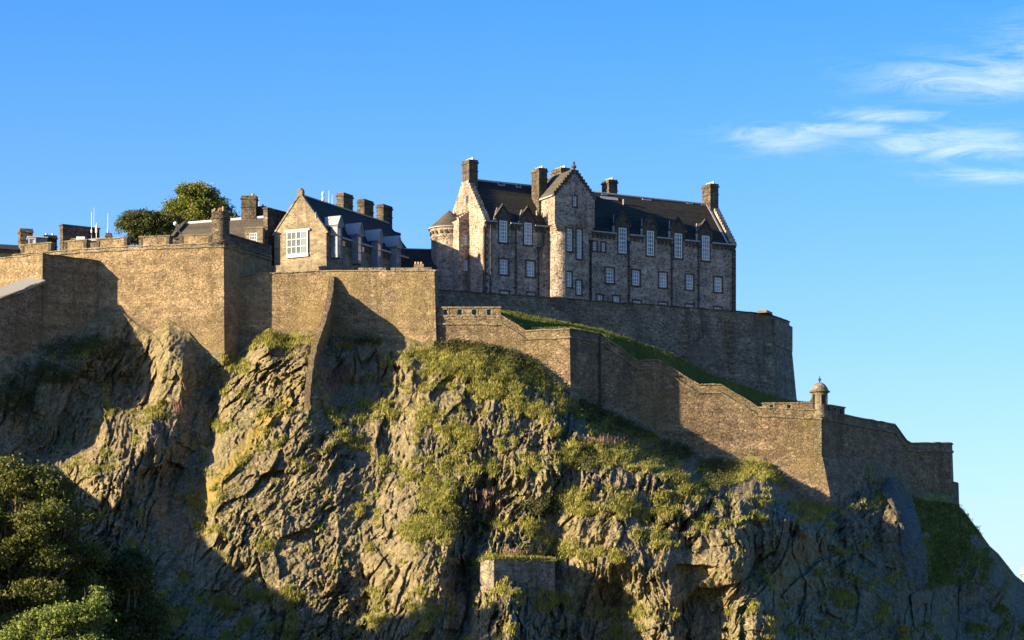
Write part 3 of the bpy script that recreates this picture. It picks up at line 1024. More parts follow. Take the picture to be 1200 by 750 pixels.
# --- the hospital terrace wall
t = thing('terrace_wall', 'high dark grey retaining wall under the pink hospital, curving round at its right end', 'wall', W(700, 470, 398))
pts, ns = rampart(t, TERRACE, 38.0, M['terrace'], M['dark_coping'], 1.4, 0.10, 0, 0.2, 3)
mb = MB()
rr = random.Random(4)
for u_c in (800, 853):
    for v_c in range(376, 452, 6):
        Yc = seg_interp([(p[0], p[2]) for p in TERRACE], u_c)
        zc = zof(v_c, Yc)
        zt = zof(seg_interp([(p[0], p[1]) for p in TERRACE], u_c), Yc)
        P = Plane((u_c - HU) * Yc / FPX, Yc, R(30))
        w = 0.75 if (v_c // 6) % 2 else 1.15
        o_ = 0.10 * (zt - zc)
        mb.pbox(P, -w / 2 + rr.uniform(-.1, .1), w / 2, zc - 0.28, zc + 0.1, o_ - 0.3, o_ + rr.uniform(0.16, 0.34))
mb.build('toothing_stones', M['terrace'], t)
# machicolated box and raised cap at the rounded end
Pm = Plane(W(903, 378, 416).x, 416, math.atan2(425 - 416, W(925, 378, 425).x - W(903, 378, 416).x))
mb = MB()
zt = zof(372, 417)
Lm = math.hypot(425 - 416, W(925, 378, 425).x - W(903, 378, 416).x)
mb.pbox(Pm, 0.4, Lm - 0.3, zt - 4.2, zt - 0.35, 0.1, 0.62)
for k in range(5):
    q = 0.7 + k * (Lm - 1.8) / 4
    mb.pbox(Pm, q - 0.28, q + 0.28, zt - 5.0, zt - 4.2, 0.1, 0.58)
mb.build('corbelled_box', M['terrace'], t)
mb = MB()
mb.pbox(Pm, -2.6, 0.2, zt + 0.25, zt + 0.62, -1.3, 0.25)
mb.build('raised_cap', M['coping'], t)

# --- the lower curtain wall with its steps, plinth and sentinel turret
t = thing('curtain_wall', 'long stepped brown curtain wall zigzagging down the rock to a domed corner turret', 'wall', W(800, 560, 383))
CW = t
rampart(t, LOWER, 26.0, M['curtain'], M['coping'], 1.2, 0.035, 0.95, 0.26, 5)
a, b = W(512, 371, 372.46), W(587, 371, 372.4)
parapet(t, a, b, 1.15, [(519.5, 524), (536, 541), (553, 558), (570.5, 575)], (0.1, 0.95), M['curtain'])
a, b = W(893.5, 478.5, 379.55), W(951, 481.5, 379.15)
parapet(t, a, b, 1.0, [(902, 906), (922.5, 926.5)], (0.12, 0.85), M['curtain'])
a, b = W(972, 484, 380.8), W(989.5, 487, 383.9)
parapet(t, a, b, 1.0, [(976, 979), (983.5, 986.5)], (0.1, 0.8), M['curtain'])
# curved rise of the parapet up to the turret
mb = MB()
p0, p1 = W(941, 481, 379.25), W(953, 481, 379.1)
prof = [(0, 0.9), (0.35, 0.98), (0.6, 1.2), (0.8, 1.6), (0.95, 2.1), (1.0, 2.3)]
poly = [p0, p1] + [p0.lerp(p1, s) + Vector((0, 0, h)) for s, h in reversed(prof)]
mb.prism([q + Vector((0, -0.12, 0)) for q in poly], (0, 0.8, 0))
mb.build('parapet_sweep', M['curtain'], t)
# battered plinth under the corner
pl = [W(896, 540, 379.5), W(962, 536, 378.6), W(1004, 541, 385.6)]
pns = miters(pl)
mb = MB()
sweep(mb, pl, pns, lambda i, p: [(0.42, p.z), (0.55, p.z - 0.4), (0.55 + 0.36 * 9, p.z - 9.5), (-0.2, p.z - 9.5), (-0.2, p.z)])
mb.build('plinth', M['curtain'], t)
# quoins of the corner
mb = MB()
qc = W(962, 500, 379)
for k in range(14):
    z = zof(536, 381) + 0.25 + k * 0.36
    if z > zof(497, 381): break
    off = 0.035 * (zof(482, 381) - z)
    P = Plane(qc.x, 379 - off, R(-4))
    P2 = Plane(qc.x, 379 - off, R(57))
    w = 0.9 if k % 2 else 0.55
    mb.pbox(P, -w, 0.06, z, z + 0.33, -0.2, 0.07)
mb.build('quoins', M['coping'], t)
tc_ = W(960.5, 482, 379.9)
def sentinel(root, c, zb, r, mat, cap, dome=True):
    pass
zt, zb = zof(460, 379.9), zof(487, 379.9)
r = 1.12
body = MB()
body.lathe(tc_, [(0.25, zb - 1.6), (0.55, zb - 1.2), (0.6, zb - 1.05), (0.9, zb - 0.75), (0.95, zb - 0.6), (1.22, zb - 0.3), (1.26, zb - 0.02), (1.26, zb + 0.1), (r, zb + 0.2), (r, zt)], 28)
tu = body.build('sentinel_turret', M['coping'], t, smooth=False)
cp = MB()
cp.lathe(tc_, [(r + 0.02, zt - 0.12), (r + 0.30, zt + 0.02), (r + 0.34, zt + 0.16), (r + 0.12, zt + 0.26), (r + 0.04, zt + 0.5), (0.95, zt + 0.85), (0.66, zt + 1.18), (0.3, zt + 1.36), (0.12, zt + 1.42)], 28)
cp.build('dome', M['coping'], tu, smooth=False)
fn = MB()
fn.lathe(tc_, [(0.13, zt + 1.40), (0.10, zt + 1.62), (0.22, zt + 1.74), (0.22, zt + 1.88), (0.06, zt + 2.02), (0.05, zt + 2.3)], 10)
fn.build('finial', M['dark_stone'], tu)
for uu, wdt in ((964.5, 0.5),):
    a_ = -1.15
    P = Plane(tc_.x + math.cos(a_) * (r - 0.02), tc_.y + math.sin(a_) * (r - 0.02), a_ + math.pi / 2)
    mb = MB()
    mb.pbox(P, -0.34, 0.34, zt - 1.7, zt - 0.45, -0.1, 0.05)
    mb.build('lookout_shade', M['iron'], tu)  # solid black block, not ironwork: stands for the shade inside the opening
    mb = MB()
    mb.pbox(P, -0.46, -0.34, zt - 1.8, zt - 0.35, -0.1, 0.09)
    mb.pbox(P, 0.34, 0.46, zt - 1.8, zt - 0.35, -0.1, 0.09)
    mb.pbox(P, -0.34, 0.34, zt - 0.45, zt - 0.33, -0.1, 0.09)
    mb.pbox(P, -0.34, 0.34, zt - 1.82, zt - 1.7, -0.1, 0.09)
    mb.build('opening_surround', M['coping'], tu)
# downpipes on the shaded return
mb = MB()
for uu in (703,):
    p = W(uu, 395, 375.9)
    mb.tube([(p.x, p.y - 0.25, p.z), (p.x + 0.05, p.y - 0.8, p.z - 11)], [0.14, 0.14], 6)
mb.build('drainpipe', M['iron'], t)

# grass bank between the two walls
def m_bank():
    uu = np.linspace(586, 960, 300)
    lo = [(p[0], p[1]) for p in LOWER if p[0] > 580]
    ylo = [(p[0], p[2]) for p in LOWER if p[0] > 580]
    v_lo = seg_interp(lo, uu) + 3
    y_lo = seg_interp(ylo, uu) + 1.0
    up = [(586, 364), (640, 374), (706, 388), (779, 413), (841, 444), (917, 469), (960, 474)]
    yup = [(586, 391.8), (600, 392.7), (700, 399.6), (800, 406.4), (880, 411.8), (903, 413.6), (935, 415), (960, 415)]
    v_up = seg_interp(up, uu)
    y_up = seg_interp(yup, uu)
    nr = 46
    Vs, A = [], []
    for k in range(nr + 1):
        t_ = k / nr
        y = y_lo + (y_up - y_lo) * t_
        zl, zu = CZ + (HV - v_lo) * y_lo / FPX, CZ + (HV - v_up) * y_up / FPX
        z = zl + (zu - zl) * t_ + 0.12 * fbm(uu / 14.0, uu * 0 + k / 3.0, 4, 21) * (1 if 0 < k < nr else 0) - 0.35 * (k == 0)
        x = (uu - HU) * y / FPX
        Vs.append(np.stack([x, y, z], -1))
    Vs = np.stack(Vs, 0)
    idx = np.arange((nr + 1) * 300).reshape(nr + 1, 300)
    f = np.stack([idx[:-1, :-1], idx[:-1, 1:], idx[1:, 1:], idx[1:, :-1]], -1).reshape(-1, 4)
    tag(np_mesh('grass_bank', Vs.reshape(-1, 3), f, M['turf'], smooth=True), kind='structure')
    return Vs


BANK = m_bank()

# --- the centre wall and its raking buttress
t = thing('rubble_wall', 'tall golden rubble wall between the round corner turret and the gun loops', 'wall', W(430, 400, 373))
rampart(t, CENTRE, 38.0, M['bastion'], M['coping'], 1.4, 0.03, 0, 0.22, 8)
mb = MB()
for (s_, v0, v1) in ((418, 313, 318), (456, 314, 318)):
    P = Plane(W(s_, 316, 375).x, 375.2, R(-2))
    mb.pbox(P, 0.2, 4.0, zof(318, 375) + 0.15, zof(313.5, 375), -1.0, 0.0)
mb.build('upstand', M['coping'], t)
mb = MB()
rr = random.Random(2)
for v_c in range(322, 405, 3):   # broken quoins near the right end
    y_ = 372.3
    P = Plane(W(497, v_c, y_).x, y_, R(-6))
    o_ = 0.03 * (zof(318, 372) - zof(v_c, 372))
    s_ = rr.uniform(-0.5, 0.2)
    mb.pbox(P, s_, s_ + rr.uniform(0.3, 0.7), zof(v_c, 372) - 0.16, zof(v_c, 372) + 0.14, o_ - 0.2, o_ + rr.uniform(0.06, 0.16))
mb.build('ragged_quoins', M['bastion'], t)

t = thing('raking_buttress', 'thin curved buttress running down the rock from the golden wall', 'buttress', W(372, 440, 367))
edge = [(388, 323, 374), (387.5, 338, 372.6), (384, 356, 368.4), (378, 378, 365.4), (371, 396, 363.4), (366, 415, 361.6), (362.5, 438, 359.8), (360, 466, 357.8)]
mb = MB()
left = [W(*p) for p in edge]
rr = random.Random(9)
# finer, slightly uneven outer edge
fine = []
for a, b in zip(left, left[1:]):
    for k in range(6):
        q = a.lerp(b, k / 6)
        fine.append(q + Vector((rr.uniform(-.07, .07), rr.uniform(-.16, .16), rr.uniform(-.06, .06))))
fine.append(left[-1])
back = [Vector((p.x + 0.1, 378.0, p.z - 0.5)) for p in fine]
back[-1].z -= 6
fine.append(fine[-1] + Vector((-0.1, -0.4, -6)))
back.append(Vector((back[-1].x, 378, fine[-1].z)))
i0 = 0
th = 0.75
nF = len(fine)
for k in range(nF):
    f_, b_ = fine[k], back[k]
    mb.v += [tuple(f_ + Vector((-th / 2, 0, 0))), tuple(f_ + Vector((th / 2, 0.1, 0))), tuple(b_ + Vector((th / 2, 0, 0))), tuple(b_ + Vector((-th / 2, 0, 0)))]
for k in range(nF - 1):
    for j in range(4):
        l = (j + 1) % 4
        mb.f.append((k * 4 + j, (k + 1) * 4 + j, (k + 1) * 4 + l, k * 4 + l))
mb.f.append((0, 1, 2, 3))
mb.build('masonry', M['bastion'], t)
# --- the bastion with crenels and corner turret
t = thing('bastion', 'sunlit square bastion with embrasures and a round turret on its corner', 'bastion', W(200, 400, 374))
rampart(t, BASTION, 40.0, M['bastion'], M['coping'], 1.6, 0.02, 0.25, 0.16, 12)
for (u0, v0, y0, u1, v1, y1) in ((24.5, 298, 380.7, 60, 295.2, 379.4), (75, 294, 378.8, 101.5, 292, 377.8), (113, 291.5, 377.4, 149, 289, 376.2), (163, 288.6, 375.6, 198.5, 287.4, 374.3), (211, 287, 373.9, 248, 286, 372.5)):
    a, b = W(u0, v0, y0), W(u1, v1, y1)
    P = Plane(a.x, a.y, math.atan2(b.y - a.y, b.x - a.x))
    L = (b - a).length
    mb = MB()
    hz_ = 1.22
    mb.hexa([P(0, a.z - .1, 0), P(L, b.z - .1, 0), P(L, b.z - .1, -1.2), P(0, a.z - .1, -1.2)], [P(0, a.z + hz_, 0), P(L, b.z + hz_, 0), P(L, b.z + hz_, -1.2), P(0, a.z + hz_, -1.2)])
    o = mb.build('merlon', M['bastion'], t)
    c = MB()
    c.hexa([P(-.08, a.z + hz_, .12), P(L + .08, b.z + hz_, .12), P(L + .08, b.z + hz_, -1.3), P(-.08, a.z + hz_, -1.3)],
           [P(-.08, a.z + hz_ + .16, .12), P(L + .08, b.z + hz_ + .16, .12), P(L + .08, b.z + hz_ + .22, -1.3), P(-.08, a.z + hz_ + .22, -1.3)])
    c.build('coping', M['coping'], o)
    j = MB()                                        # dark dressed stones at the embrasure's cheeks
    j.pbox(P, -0.02, 0.45, a.z - 0.55, a.z + hz_ - 0.1, -0.3, 0.09)
    j.build('cheek_stones', M['dark_stone'], o)
    j = MB()
    j.pbox(P, L - 0.45, L + 0.02, b.z - 0.55, b.z + hz_ - 0.1, -0.3, 0.09)
    j.build('cheek_stones', M['dark_stone'], o)
# parapet on the shaded return
a, b = W(268, 288, 373.2), W(318, 301, 382.1)
P = Plane(a.x, a.y, math.atan2(b.y - a.y, b.x - a.x))
L = math.hypot(b.x - a.x, b.y - a.y)
mb = MB()
mb.hexa([P(0, a.z - .1, 0.03), P(L, b.z - .1, 0.03), P(L, b.z - .1, -1.2), P(0, a.z - .1, -1.2)], [P(0, a.z + 1.5, 0.03), P(L, b.z + 1.3, 0.03), P(L, b.z + 1.3, -1.2), P(0, a.z + 1.5, -1.2)])
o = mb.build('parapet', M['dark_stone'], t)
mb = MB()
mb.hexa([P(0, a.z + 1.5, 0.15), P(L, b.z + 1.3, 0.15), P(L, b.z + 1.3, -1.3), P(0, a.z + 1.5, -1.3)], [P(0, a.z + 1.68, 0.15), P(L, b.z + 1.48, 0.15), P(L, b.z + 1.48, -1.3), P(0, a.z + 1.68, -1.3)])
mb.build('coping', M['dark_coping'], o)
tb = W(258.5, 285, 373.0)
zt, zb = zof(249, 373), zof(284, 373)
r = 1.22
mb = MB()
mb.lathe(tb, [(0.45, zb - 1.5), (0.7, zb - 1.2), (0.75, zb - 0.95), (1.05, zb - 0.7), (1.1, zb - 0.45), (1.38, zb - 0.2), (1.4, zb), (r + .02, zb + 0.12), (r, zt - 1.1), (r + 0.14, zt - 1.02), (r + 0.14, zt - 0.75),
              (r + 0.02, zt - 0.66), (r, zt)], 26)
tu = mb.build('corner_turret', M['stack_stone'], t)
mb = MB()
for k in range(7):
    a_ = k * 2 * math.pi / 7 + 0.3
    P = Plane(tb.x + math.cos(a_) * 1.16, tb.y + math.sin(a_) * 1.16, a_ + math.pi / 2)
    mb.pbox(P, -0.26, 0.26, zt - 0.02, zt + 0.22 + 0.2 * (k % 2), -0.3, 0.05)
mb.build('broken_crest', M['coping'], tu)
for (du, h) in ((-0.75, 0.55), (-0.2, 0.5), (0.35, 0.8)):
    mb = MB()
    mb.lathe((tb.x + du, tb.y, 0), [(0.13, zt), (0.17, zt + h * .6), (0.14, zt + h)], 8)
    mb.build('pot', M['clay'], tu)

# --- the far left wall, its dark return and the raking flank wall
t = thing('corner_wall', 'sunlit corner wall at the picture edge with a dark return meeting the bastion', 'wall', W(20, 400, 373))
rampart(t, LEFT_UP, 38.0, M['bastion'], M['coping'], 1.3, 0.02, 0, 0.18, 14)
t = thing('flank_wall', 'shaded wall with a pale raking top rising to the sunlit corner wall', 'wall', W(0, 410, 363))
rampart(t, LEFT_LOW, 36.0, M['curtain'], M['dark_coping'], 0.9, 0.03, 0, 0.2, 15)
mb = MB()
pts = [W(-90, 387, 356), W(0, 349, 367.5), W(46, 330, 372.2)]
ns = miters(pts)
sweep(mb, pts, ns, lambda i, p: [(1.4, p.z + 0.05), (1.4, p.z - 0.25), (-2.2, p.z + 0.1), (-2.2, p.z + 1.0)])
mb.build('sloping_top', M['felt'], t)

# --- ruined wall on the lower spur
t = thing('ruined_wall', 'small isolated ruined wall with grassy top low on the crag', 'wall', W(610, 690, 333))
RW = [(563, 659, 328.5), (579, 655.5, 324.6), (612, 656, 327.9), (649, 657.5, 331.5), (651, 658, 338)]
rampart(t, RW, 14.0, M['ruin'], M['dark_coping'], 0.9, 0.03, 0, 0.15, 17, False, 0.26)


# ------------------------------------------------------------------ building bits
def window(root, P, s0, s1, z0, z1, nx=2, ny=4, off=-0.16, pane='pane', mat='white', surround='dark_stone', name='window', bar=0.09):
    fr = MB()
    b = 0.13
    fr.pbox(P, s0, s0 + b, z0, z1, off - 0.08, off + 0.08)
    fr.pbox(P, s1 - b, s1, z0, z1, off - 0.08, off + 0.08)
    fr.pbox(P, s0 + b, s1 - b, z1 - b, z1, off - 0.08, off + 0.08)
    fr.pbox(P, s0 + b, s1 - b, z0, z0 + b * 1.2, off - 0.08, off + 0.10)
    for k in range(1, nx):
        s = s0 + (s1 - s0) * k / nx
        fr.pbox(P, s - bar / 2, s + bar / 2, z0 + b * 1.2, z1 - b, off - 0.05, off + 0.05)
    for k in range(1, ny):
        z = z0 + (z1 - z0) * k / ny
        w = bar * (1.6 if k * 2 == ny else 1)
        fr.pbox(P, s0 + b, s1 - b, z - w / 2, z + w / 2, off - 0.045, off + 0.055)
    f = fr.build(name, M[mat], root)
    g_ = MB()
    g_.pbox(P, s0 + 0.01, s1 - 0.01, z0 + 0.01, z1 - 0.01, off - 0.13, off - 0.03)
    g_.build('pane', M[pane], f)
    if surround:
        su = MB()
        m = 0.24
        su.pbox(P, s0 - m, s0 - 0.002, z0 - 0.02, z1 + m, -0.1, 0.035)
        su.pbox(P, s1 + 0.002, s1 + m, z0 - 0.02, z1 + m, -0.1, 0.035)
        su.pbox(P, s0 - 0.002, s1 + 0.002, z1 + 0.002, z1 + m, -0.1, 0.03)
        su.pbox(P, s0 - m - 0.05, s1 + m + 0.05, z0 - 0.26, z0 - 0.022, -0.1, 0.10)
        su.build('surround', M[surround], f)
    return f


def chimney(root, P, s0, s1, o0, o1, z0, z1, npots=4, mat='stack_stone', pot='palepot', name='chimney'):
    mb = MB()
    mb.pbox(P, s0, s1, z0, z1 - 0.55, o0, o1)
    mb.pbox(P, s0 - 0.12, s1 + 0.12, z1 - 0.55, z1 - 0.32, o0 - 0.12, o1 + 0.12)
    mb.pbox(P, s0 - 0.02, s1 + 0.02, z1 - 0.32, z1, o0 - 0.02, o1 + 0.02)
    if (z1 - z0) > 3:
        mb.pbox(P, s0 - 0.08, s1 + 0.08, z1 - 1.75, z1 - 1.6, o0 - 0.08, o1 + 0.08)
    c = mb.build(name, M[mat], root)
    long_o = (o1 - o0) > (s1 - s0)
    for k in range(npots):
        f = (k + 0.5) / npots
        q = P((s0 + s1) / 2 if long_o else s0 + (s1 - s0) * f, 0, o0 + (o1 - o0) * f if long_o else (o0 + o1) / 2)
        m2 = MB()
        m2.lathe((q.x, q.y), [(0.17, z1 - 0.02), (0.20, z1 + 0.12), (0.15, z1 + 0.3), (0.18, z1 + 0.36)], 8)
        m2.build('chimney_pot', M[pot], c)
    return c


# ------------------------------------------------------------------ the hospital
A = R(28)
ZB, ZE, ZR = 57.0, zof(258.5, 400), 83.1
F = Plane((567.5 - HU) * 400 / FPX, 400.0, A)          # long front
L, WD = 43.6, 12.2
H = thing('hospital', 'long pinkish stone hospital with crow-stepped gables, dormers and white sash windows', 'building', F(L / 2, ZB, -WD / 2))
Gp = Plane(F.x, F.y, A)                                 # gable end: plane seen from the left
Gp.d = (-math.sin(A), math.cos(A))
Gp.n = (-math.cos(A), -math.sin(A))
Gq = Plane(0, 0, 0)                                     # same plane, s from far corner to near corner
_fc = F(0, 0, -WD)
Gq.x, Gq.y = _fc.x, _fc.y
Gq.d, Gq.n = (math.sin(A), -math.cos(A)), Gp.n

WIN = [(585.2, 594, 258.8, 283.9, 3, 6), (614.3, 622.8, 261.2, 286.5, 3, 6), (585.5, 595, 304, 321.2, 3, 4), (617.2, 626.3, 306.3, 323.9, 3, 4),
       (586.5, 596, 341.5, 355, 3, 3), (618, 627, 343.5, 357, 3, 3),
       (694.7, 699.2, 283.3, 293.5, 2, 3), (705, 709, 284.4, 294.5, 2, 3),
       (724.8, 733.9, 267.3, 296.7, 3, 6), (757.9, 766, 270.8, 299.5, 3, 6), (790.4, 799, 273.7, 302.3, 3, 6), (822.4, 831, 276.4, 305.2, 3, 6),
       (709.9, 719.2, 314.3, 331.3, 3, 4), (740.8, 749.6, 317, 334.3, 3, 4), (772.5, 781.3, 319.6, 336.7, 3, 4), (803.7, 812.3, 322.3, 339, 3, 4), (837, 845.9, 325.2, 342, 3, 4),
       (700, 706, 346, 356, 2, 3), (718.7, 725.6, 347.3, 358, 2, 3), (742, 750.7, 352.7, 364, 3, 3), (772, 781.3, 354.8, 366, 3, 3), (803.5, 812.5, 357.2, 368, 3, 3), (836.8, 845.3, 360.4, 371, 3, 3)]
rects = []
for (u0, u1, v0, v1, nx, ny) in WIN:
    s0, zt0 = F.px(u0, v0)
    s1, _ = F.px(u1, v0)
    um = (u0 + u1) / 2
    _, zt = F.px(um, v0)
    _, zb = F.px(um, v1)
    rects.append((s0, s1, zb, zt, nx, ny))
body = MB()
wall_holes(body, F, 0, L, ZB, ZE, [(a, b, c, min(d, ZE + 0.0)) for a, b, c, d, _, _ in rects], 0.35)
# left gable with its small windows, to the eaves
gw = []
for (u0, u1, v0, v1) in ((555.0, 557.5, 231, 237),):
    pass
body.quad(Gq(0, ZB), Gq(WD, ZB), Gq(WD, ZE), Gq(0, ZE))
body.quad(F(L, ZB, 0), F(L, ZB, -WD), F(L, ZE, -WD), F(L, ZE, 0))
body.quad(F(L, ZB, -WD), F(0, ZB, -WD), F(0, ZE, -WD), F(L, ZE, -WD))
body.quad(F(0, ZE, 0), F(L, ZE, 0), F(L, ZE, -WD), F(0, ZE, -WD))
# crow-stepped gable heads
def crow(mb, Pl, w, z0, zr, s_dir_thick, nst=14, rise=0.55):
    pts = [Pl(-0.15, z0 - 0.002, 0), ]
    st = []
    half = w / 2
    for k in range(nst):
        s = -0.15 + (half - 0.75 + 0.15) * k / nst
        z = z0 + rise + (zr - z0) * k / nst
        st += [(s, z), (s + (half - 0.75 + 0.15) / nst, z)]
    right = [(w - s, z) for s, z in reversed(st)]
    poly = [(-0.15, z0)] + st + right + [(w + 0.15, z0)]
    mb.prism([Pl(s, z, 0.06) for s, z in poly], Pl.n_vec(s_dir_thick) if False else Vector((-Pl.n[0], -Pl.n[1], 0)) * s_dir_thick)


crow(body, Gq, WD, ZE + 0.003, ZR - 0.4, 0.9)
Gr = Plane(0, 0, 0)
_p = F(L, 0, 0)
Gr.x, Gr.y = _p.x, _p.y
Gr.d, Gr.n = (-math.sin(A), math.cos(A)), (math.cos(A), math.sin(A))
crow(body, Gr, WD, ZE + 0.003, ZR - 0.4, 0.9)
body.build('wall', M['hospital'], H)
# slit window high in the left gable
sl = MB()
s_m, z_m = Gq.px(548, 233.5)
s_, z_ = s_m, z_m
sl.pbox(Gq, s_ - 0.3, s_ + 0.3, z_ - 0.55, z_ + 0.55, 0.0, 0.10)
sl.build('slit_window', M['pane_dark'], H)
for i, (a, b, c, d, nx, ny) in enumerate(rects):
    window(H, F, a, b, c, d, nx, ny, off=(0.0 if d > ZE else -0.2), pane=('pane', 'pane_dim', 'pane_pale', 'pane_dim', 'pane')[(i * 7 + i // 3) % 5])
# main roof
rf = MB()
ov = -0.08
e0 = ZE + 0.05 - ov * (ZR - ZE) / (WD / 2)
rf.slab(F(0.85, e0, ov), F(L - 0.85, e0, ov), F(L - 0.85, ZR, -WD / 2), F(0.85, ZR, -WD / 2), 0.25)
rf.slab(F(L - 0.85, e0, -WD - ov), F(0.85, e0, -WD - ov), F(0.85, ZR, -WD / 2 - 0.002), F(L - 0.85, ZR, -WD / 2 - 0.002), 0.25)
roof = rf.build('roof', M['slate'], H)
rg = MB()
rg.tube([F(0.9, ZR + 0.03, -WD / 2), F(L - 0.9, ZR + 0.03, -WD / 2)], [0.16, 0.16], 8)
rg.build('ridge', M['lead'], roof)
sk = MB()
slope_k = (ZR - ZE) / (WD / 2)
def on_roof(u, v):
    """where a line of sight meets the front slope"""
    best = None
    for k in range(0, 240):
        o = -k * WD / 480
        s, z = F.px(u, v, o)
        zz = ZE + slope_k * (-o)
        if best is None or abs(z - zz) < best[0]:
            best = (abs(z - zz), s, o)
    return best[1], best[2]


for (u0, u1, v0, v1) in ((583, 591, 213, 218), (604.5, 610, 215, 220.5), (704, 711, 222.5, 229), (752, 762, 230, 235), (804, 811, 235.5, 239.5), (821, 825.5, 237, 241), (827, 831.5, 237.5, 241.5)):
    s0, oa = on_roof(u0, (v0 + v1) / 2)
    s1, _ = on_roof(u1, (v0 + v1) / 2)
    _, ot = on_roof((u0 + u1) / 2, v0)
    _, ob = on_roof((u0 + u1) / 2, v1)
    zf = lambda o: ZE + slope_k * (-o) + 0.10
    fr = MB()
    fr.slab(F(s0, zf(ob), ob), F(s1, zf(ob), ob), F(s1, zf(ot), ot), F(s0, zf(ot), ot), 0.14)
    f = fr.build('skylight', M['lead'], roof)
    m_ = 0.16
    zf2 = lambda o: ZE + slope_k * (-o) + 0.125
    od = (ob - ot) * 0.22
    fr = MB()
    fr.slab(F(s0 + m_, zf2(ob - od), ob - od), F(s1 - m_, zf2(ob - od), ob - od), F(s1 - m_, zf2(ot + od), ot + od), F(s0 + m_, zf2(ot + od), ot + od), 0.05)
    fr.build('pane', M['pane_dark'], f)
# small vent pipes
for (u_, v_) in ((629, 253), (730.5, 240)):
    s_, o_ = on_roof(u_, v_)
    mb = MB()
    q = F(s_, ZE - slope_k * o_, o_)
    mb.lathe((q.x, q.y), [(0.11, q.z - 0.2), (0.11, q.z + 0.6), (0.2, q.z + 0.62), (0.05, q.z + 0.85)], 8)
    mb.build('vent_pipe', M['lead'], roof)
# eaves corbel course and gutter
dorm_rects = [rects[0], rects[1], rects[8], rects[9], rects[10], rects[11]]
gap = [(a - 0.5, b + 0.5) for a, b, *_ in dorm_rects] + [(F.px(641, 262)[0], F.px(693, 262)[0])]
gap.sort()
runs, cur = [], 0.0
for a, b in gap:
    if a > cur:
        runs.append((cur, a))
    cur = max(cur, b)
runs.append((cur, L))
for a, b in runs:
    cb, gt = MB(), MB()
    cb.pbox(F, a + 0.003, b - 0.003, ZE - 0.45, ZE - 0.12, 0.003, 0.22)
    n = int((b - a) / 0.62)
    for k in range(n):
        s = a + (k + 0.5) * (b - a) / n
        cb.pbox(F, s - 0.16, s + 0.16, ZE - 0.95, ZE - 0.45, 0.003, 0.20)
    gt.pbox(F, a, b, ZE - 0.12, ZE + 0.06, 0.0, 0.40)
    cb.build('corbel_course', M['dark_stone'], H)
    gt.build('gutter', M['lead'], H)
# dormer heads
for i, (a, b, c, d, nx, ny) in enumerate(dorm_rects):
    m = 0.55
    zt = d + 0.30
    zap = zt + (b - a + 2 * m) * 0.78
    mb = MB()
    mid = (a + b) / 2
    # masonry cheeks beside and above the window where it breaks the eaves
    mb.pbox(F, a - m, a - 0.003, ZE - 0.15, zt, -0.45, 0.06)
    mb.pbox(F, b + 0.003, b + m, ZE - 0.15, zt, -0.45, 0.06)
    mb.pbox(F, a - 0.003, b + 0.003, d + 0.003, zt, -0.45, 0.06)
    mb.prism([F(a - m - 0.12, zt, 0.10), F(b + m + 0.12, zt, 0.10), F(mid, zap, 0.10)], (-F.n[0] * 0.5, -F.n[1] * 0.5, 0))
    for q in (-1, 1):     # skews
        s_a = mid + q * (b - a + 2 * m + 0.24) / 2
        mb.slab(F(s_a + q * 0.12, zt, 0.16), F(mid, zap + 0.16, 0.16), F(mid, zap + 0.16, -0.36), F(s_a + q * 0.12, zt, -0.36), 0.18 * q)
    mb.pbox(F, mid - 0.12, mid + 0.12, zap, zap + 0.42, -0.16, 0.10)
    o = mb.build('dormer', M['dark_stone'], H)
    dr = MB()
    dep = (zap - ZE) / slope_k + 0.1
    dep2 = (zt - ZE) / slope_k
    for q in (-1, 1):
        s_a = mid + q * (b - a + 2 * m + 0.1) / 2
        dr.slab(F(s_a, zt - 0.02, -0.42), F(mid, zap - 0.05, -0.42), F(mid, zap - 0.05, -dep), F(s_a, zt - 0.02, -max(dep2, 0.6) - 0.1), 0.1 * q)
    dr.build('dormer_roof', M['slate'], o)
    fl = MB()      # lead flashing on the left cheek
    sa = a - m - 0.05
    fl.prism([F(sa, ZE + 0.1, -0.1), F(sa, zt, -0.1), F(sa, zt, -max(dep2, 0.6)), ], (-F.d[0] * 0.06, -F.d[1] * 0.06, 0))
    fl.tube([F(sa - 0.35, ZE + 0.12, -0.05), F(sa - 0.1, zt + 0.15, -0.35), F(mid, zap + 0.1, -dep * 0.92)], [0.09, 0.1, 0.09], 6)
    fl.build('flashing', M['lead'], o)
# downpipes
for (u_, v0, v1) in ((574.3, 262, 346), (603.9, 266, 349), (630.5, 292, 350), (692, 284, 356), (736.5, 285, 358), (786.7, 288, 361), (818, 290, 363), (858, 293, 366)):
    s, z1_ = F.px(u_, v0)
    _, z0_ = F.px(u_, v1)
    mb = MB()
    pts = [F(s, z1_, 0.16), F(s, z0_, 0.16)]
    if abs(u_ - 630.5) < 0.1:
        pts = [F(s + 0.9, ZE - 0.3, 0.16), F(s + 0.9, z1_ + 0.6, 0.16), F(s, z1_ - 0.1, 0.16), F(s, z0_, 0.16)]
    mb.tube(pts, [0.12] * len(pts), 6)
    mb.pbox(F, s - 0.26, s + 0.26, z1_ - 0.1, z1_ + 0.35, 0.05, 0.3)
    k = z0_ + 1.5
    while k < z1_ - 1:
        mb.pbox(F, s - 0.2, s + 0.2, k - 0.1, k + 0.1, 0.01, 0.26)
        k += 2.2
    mb.build('downpipe', M['iron'], H)
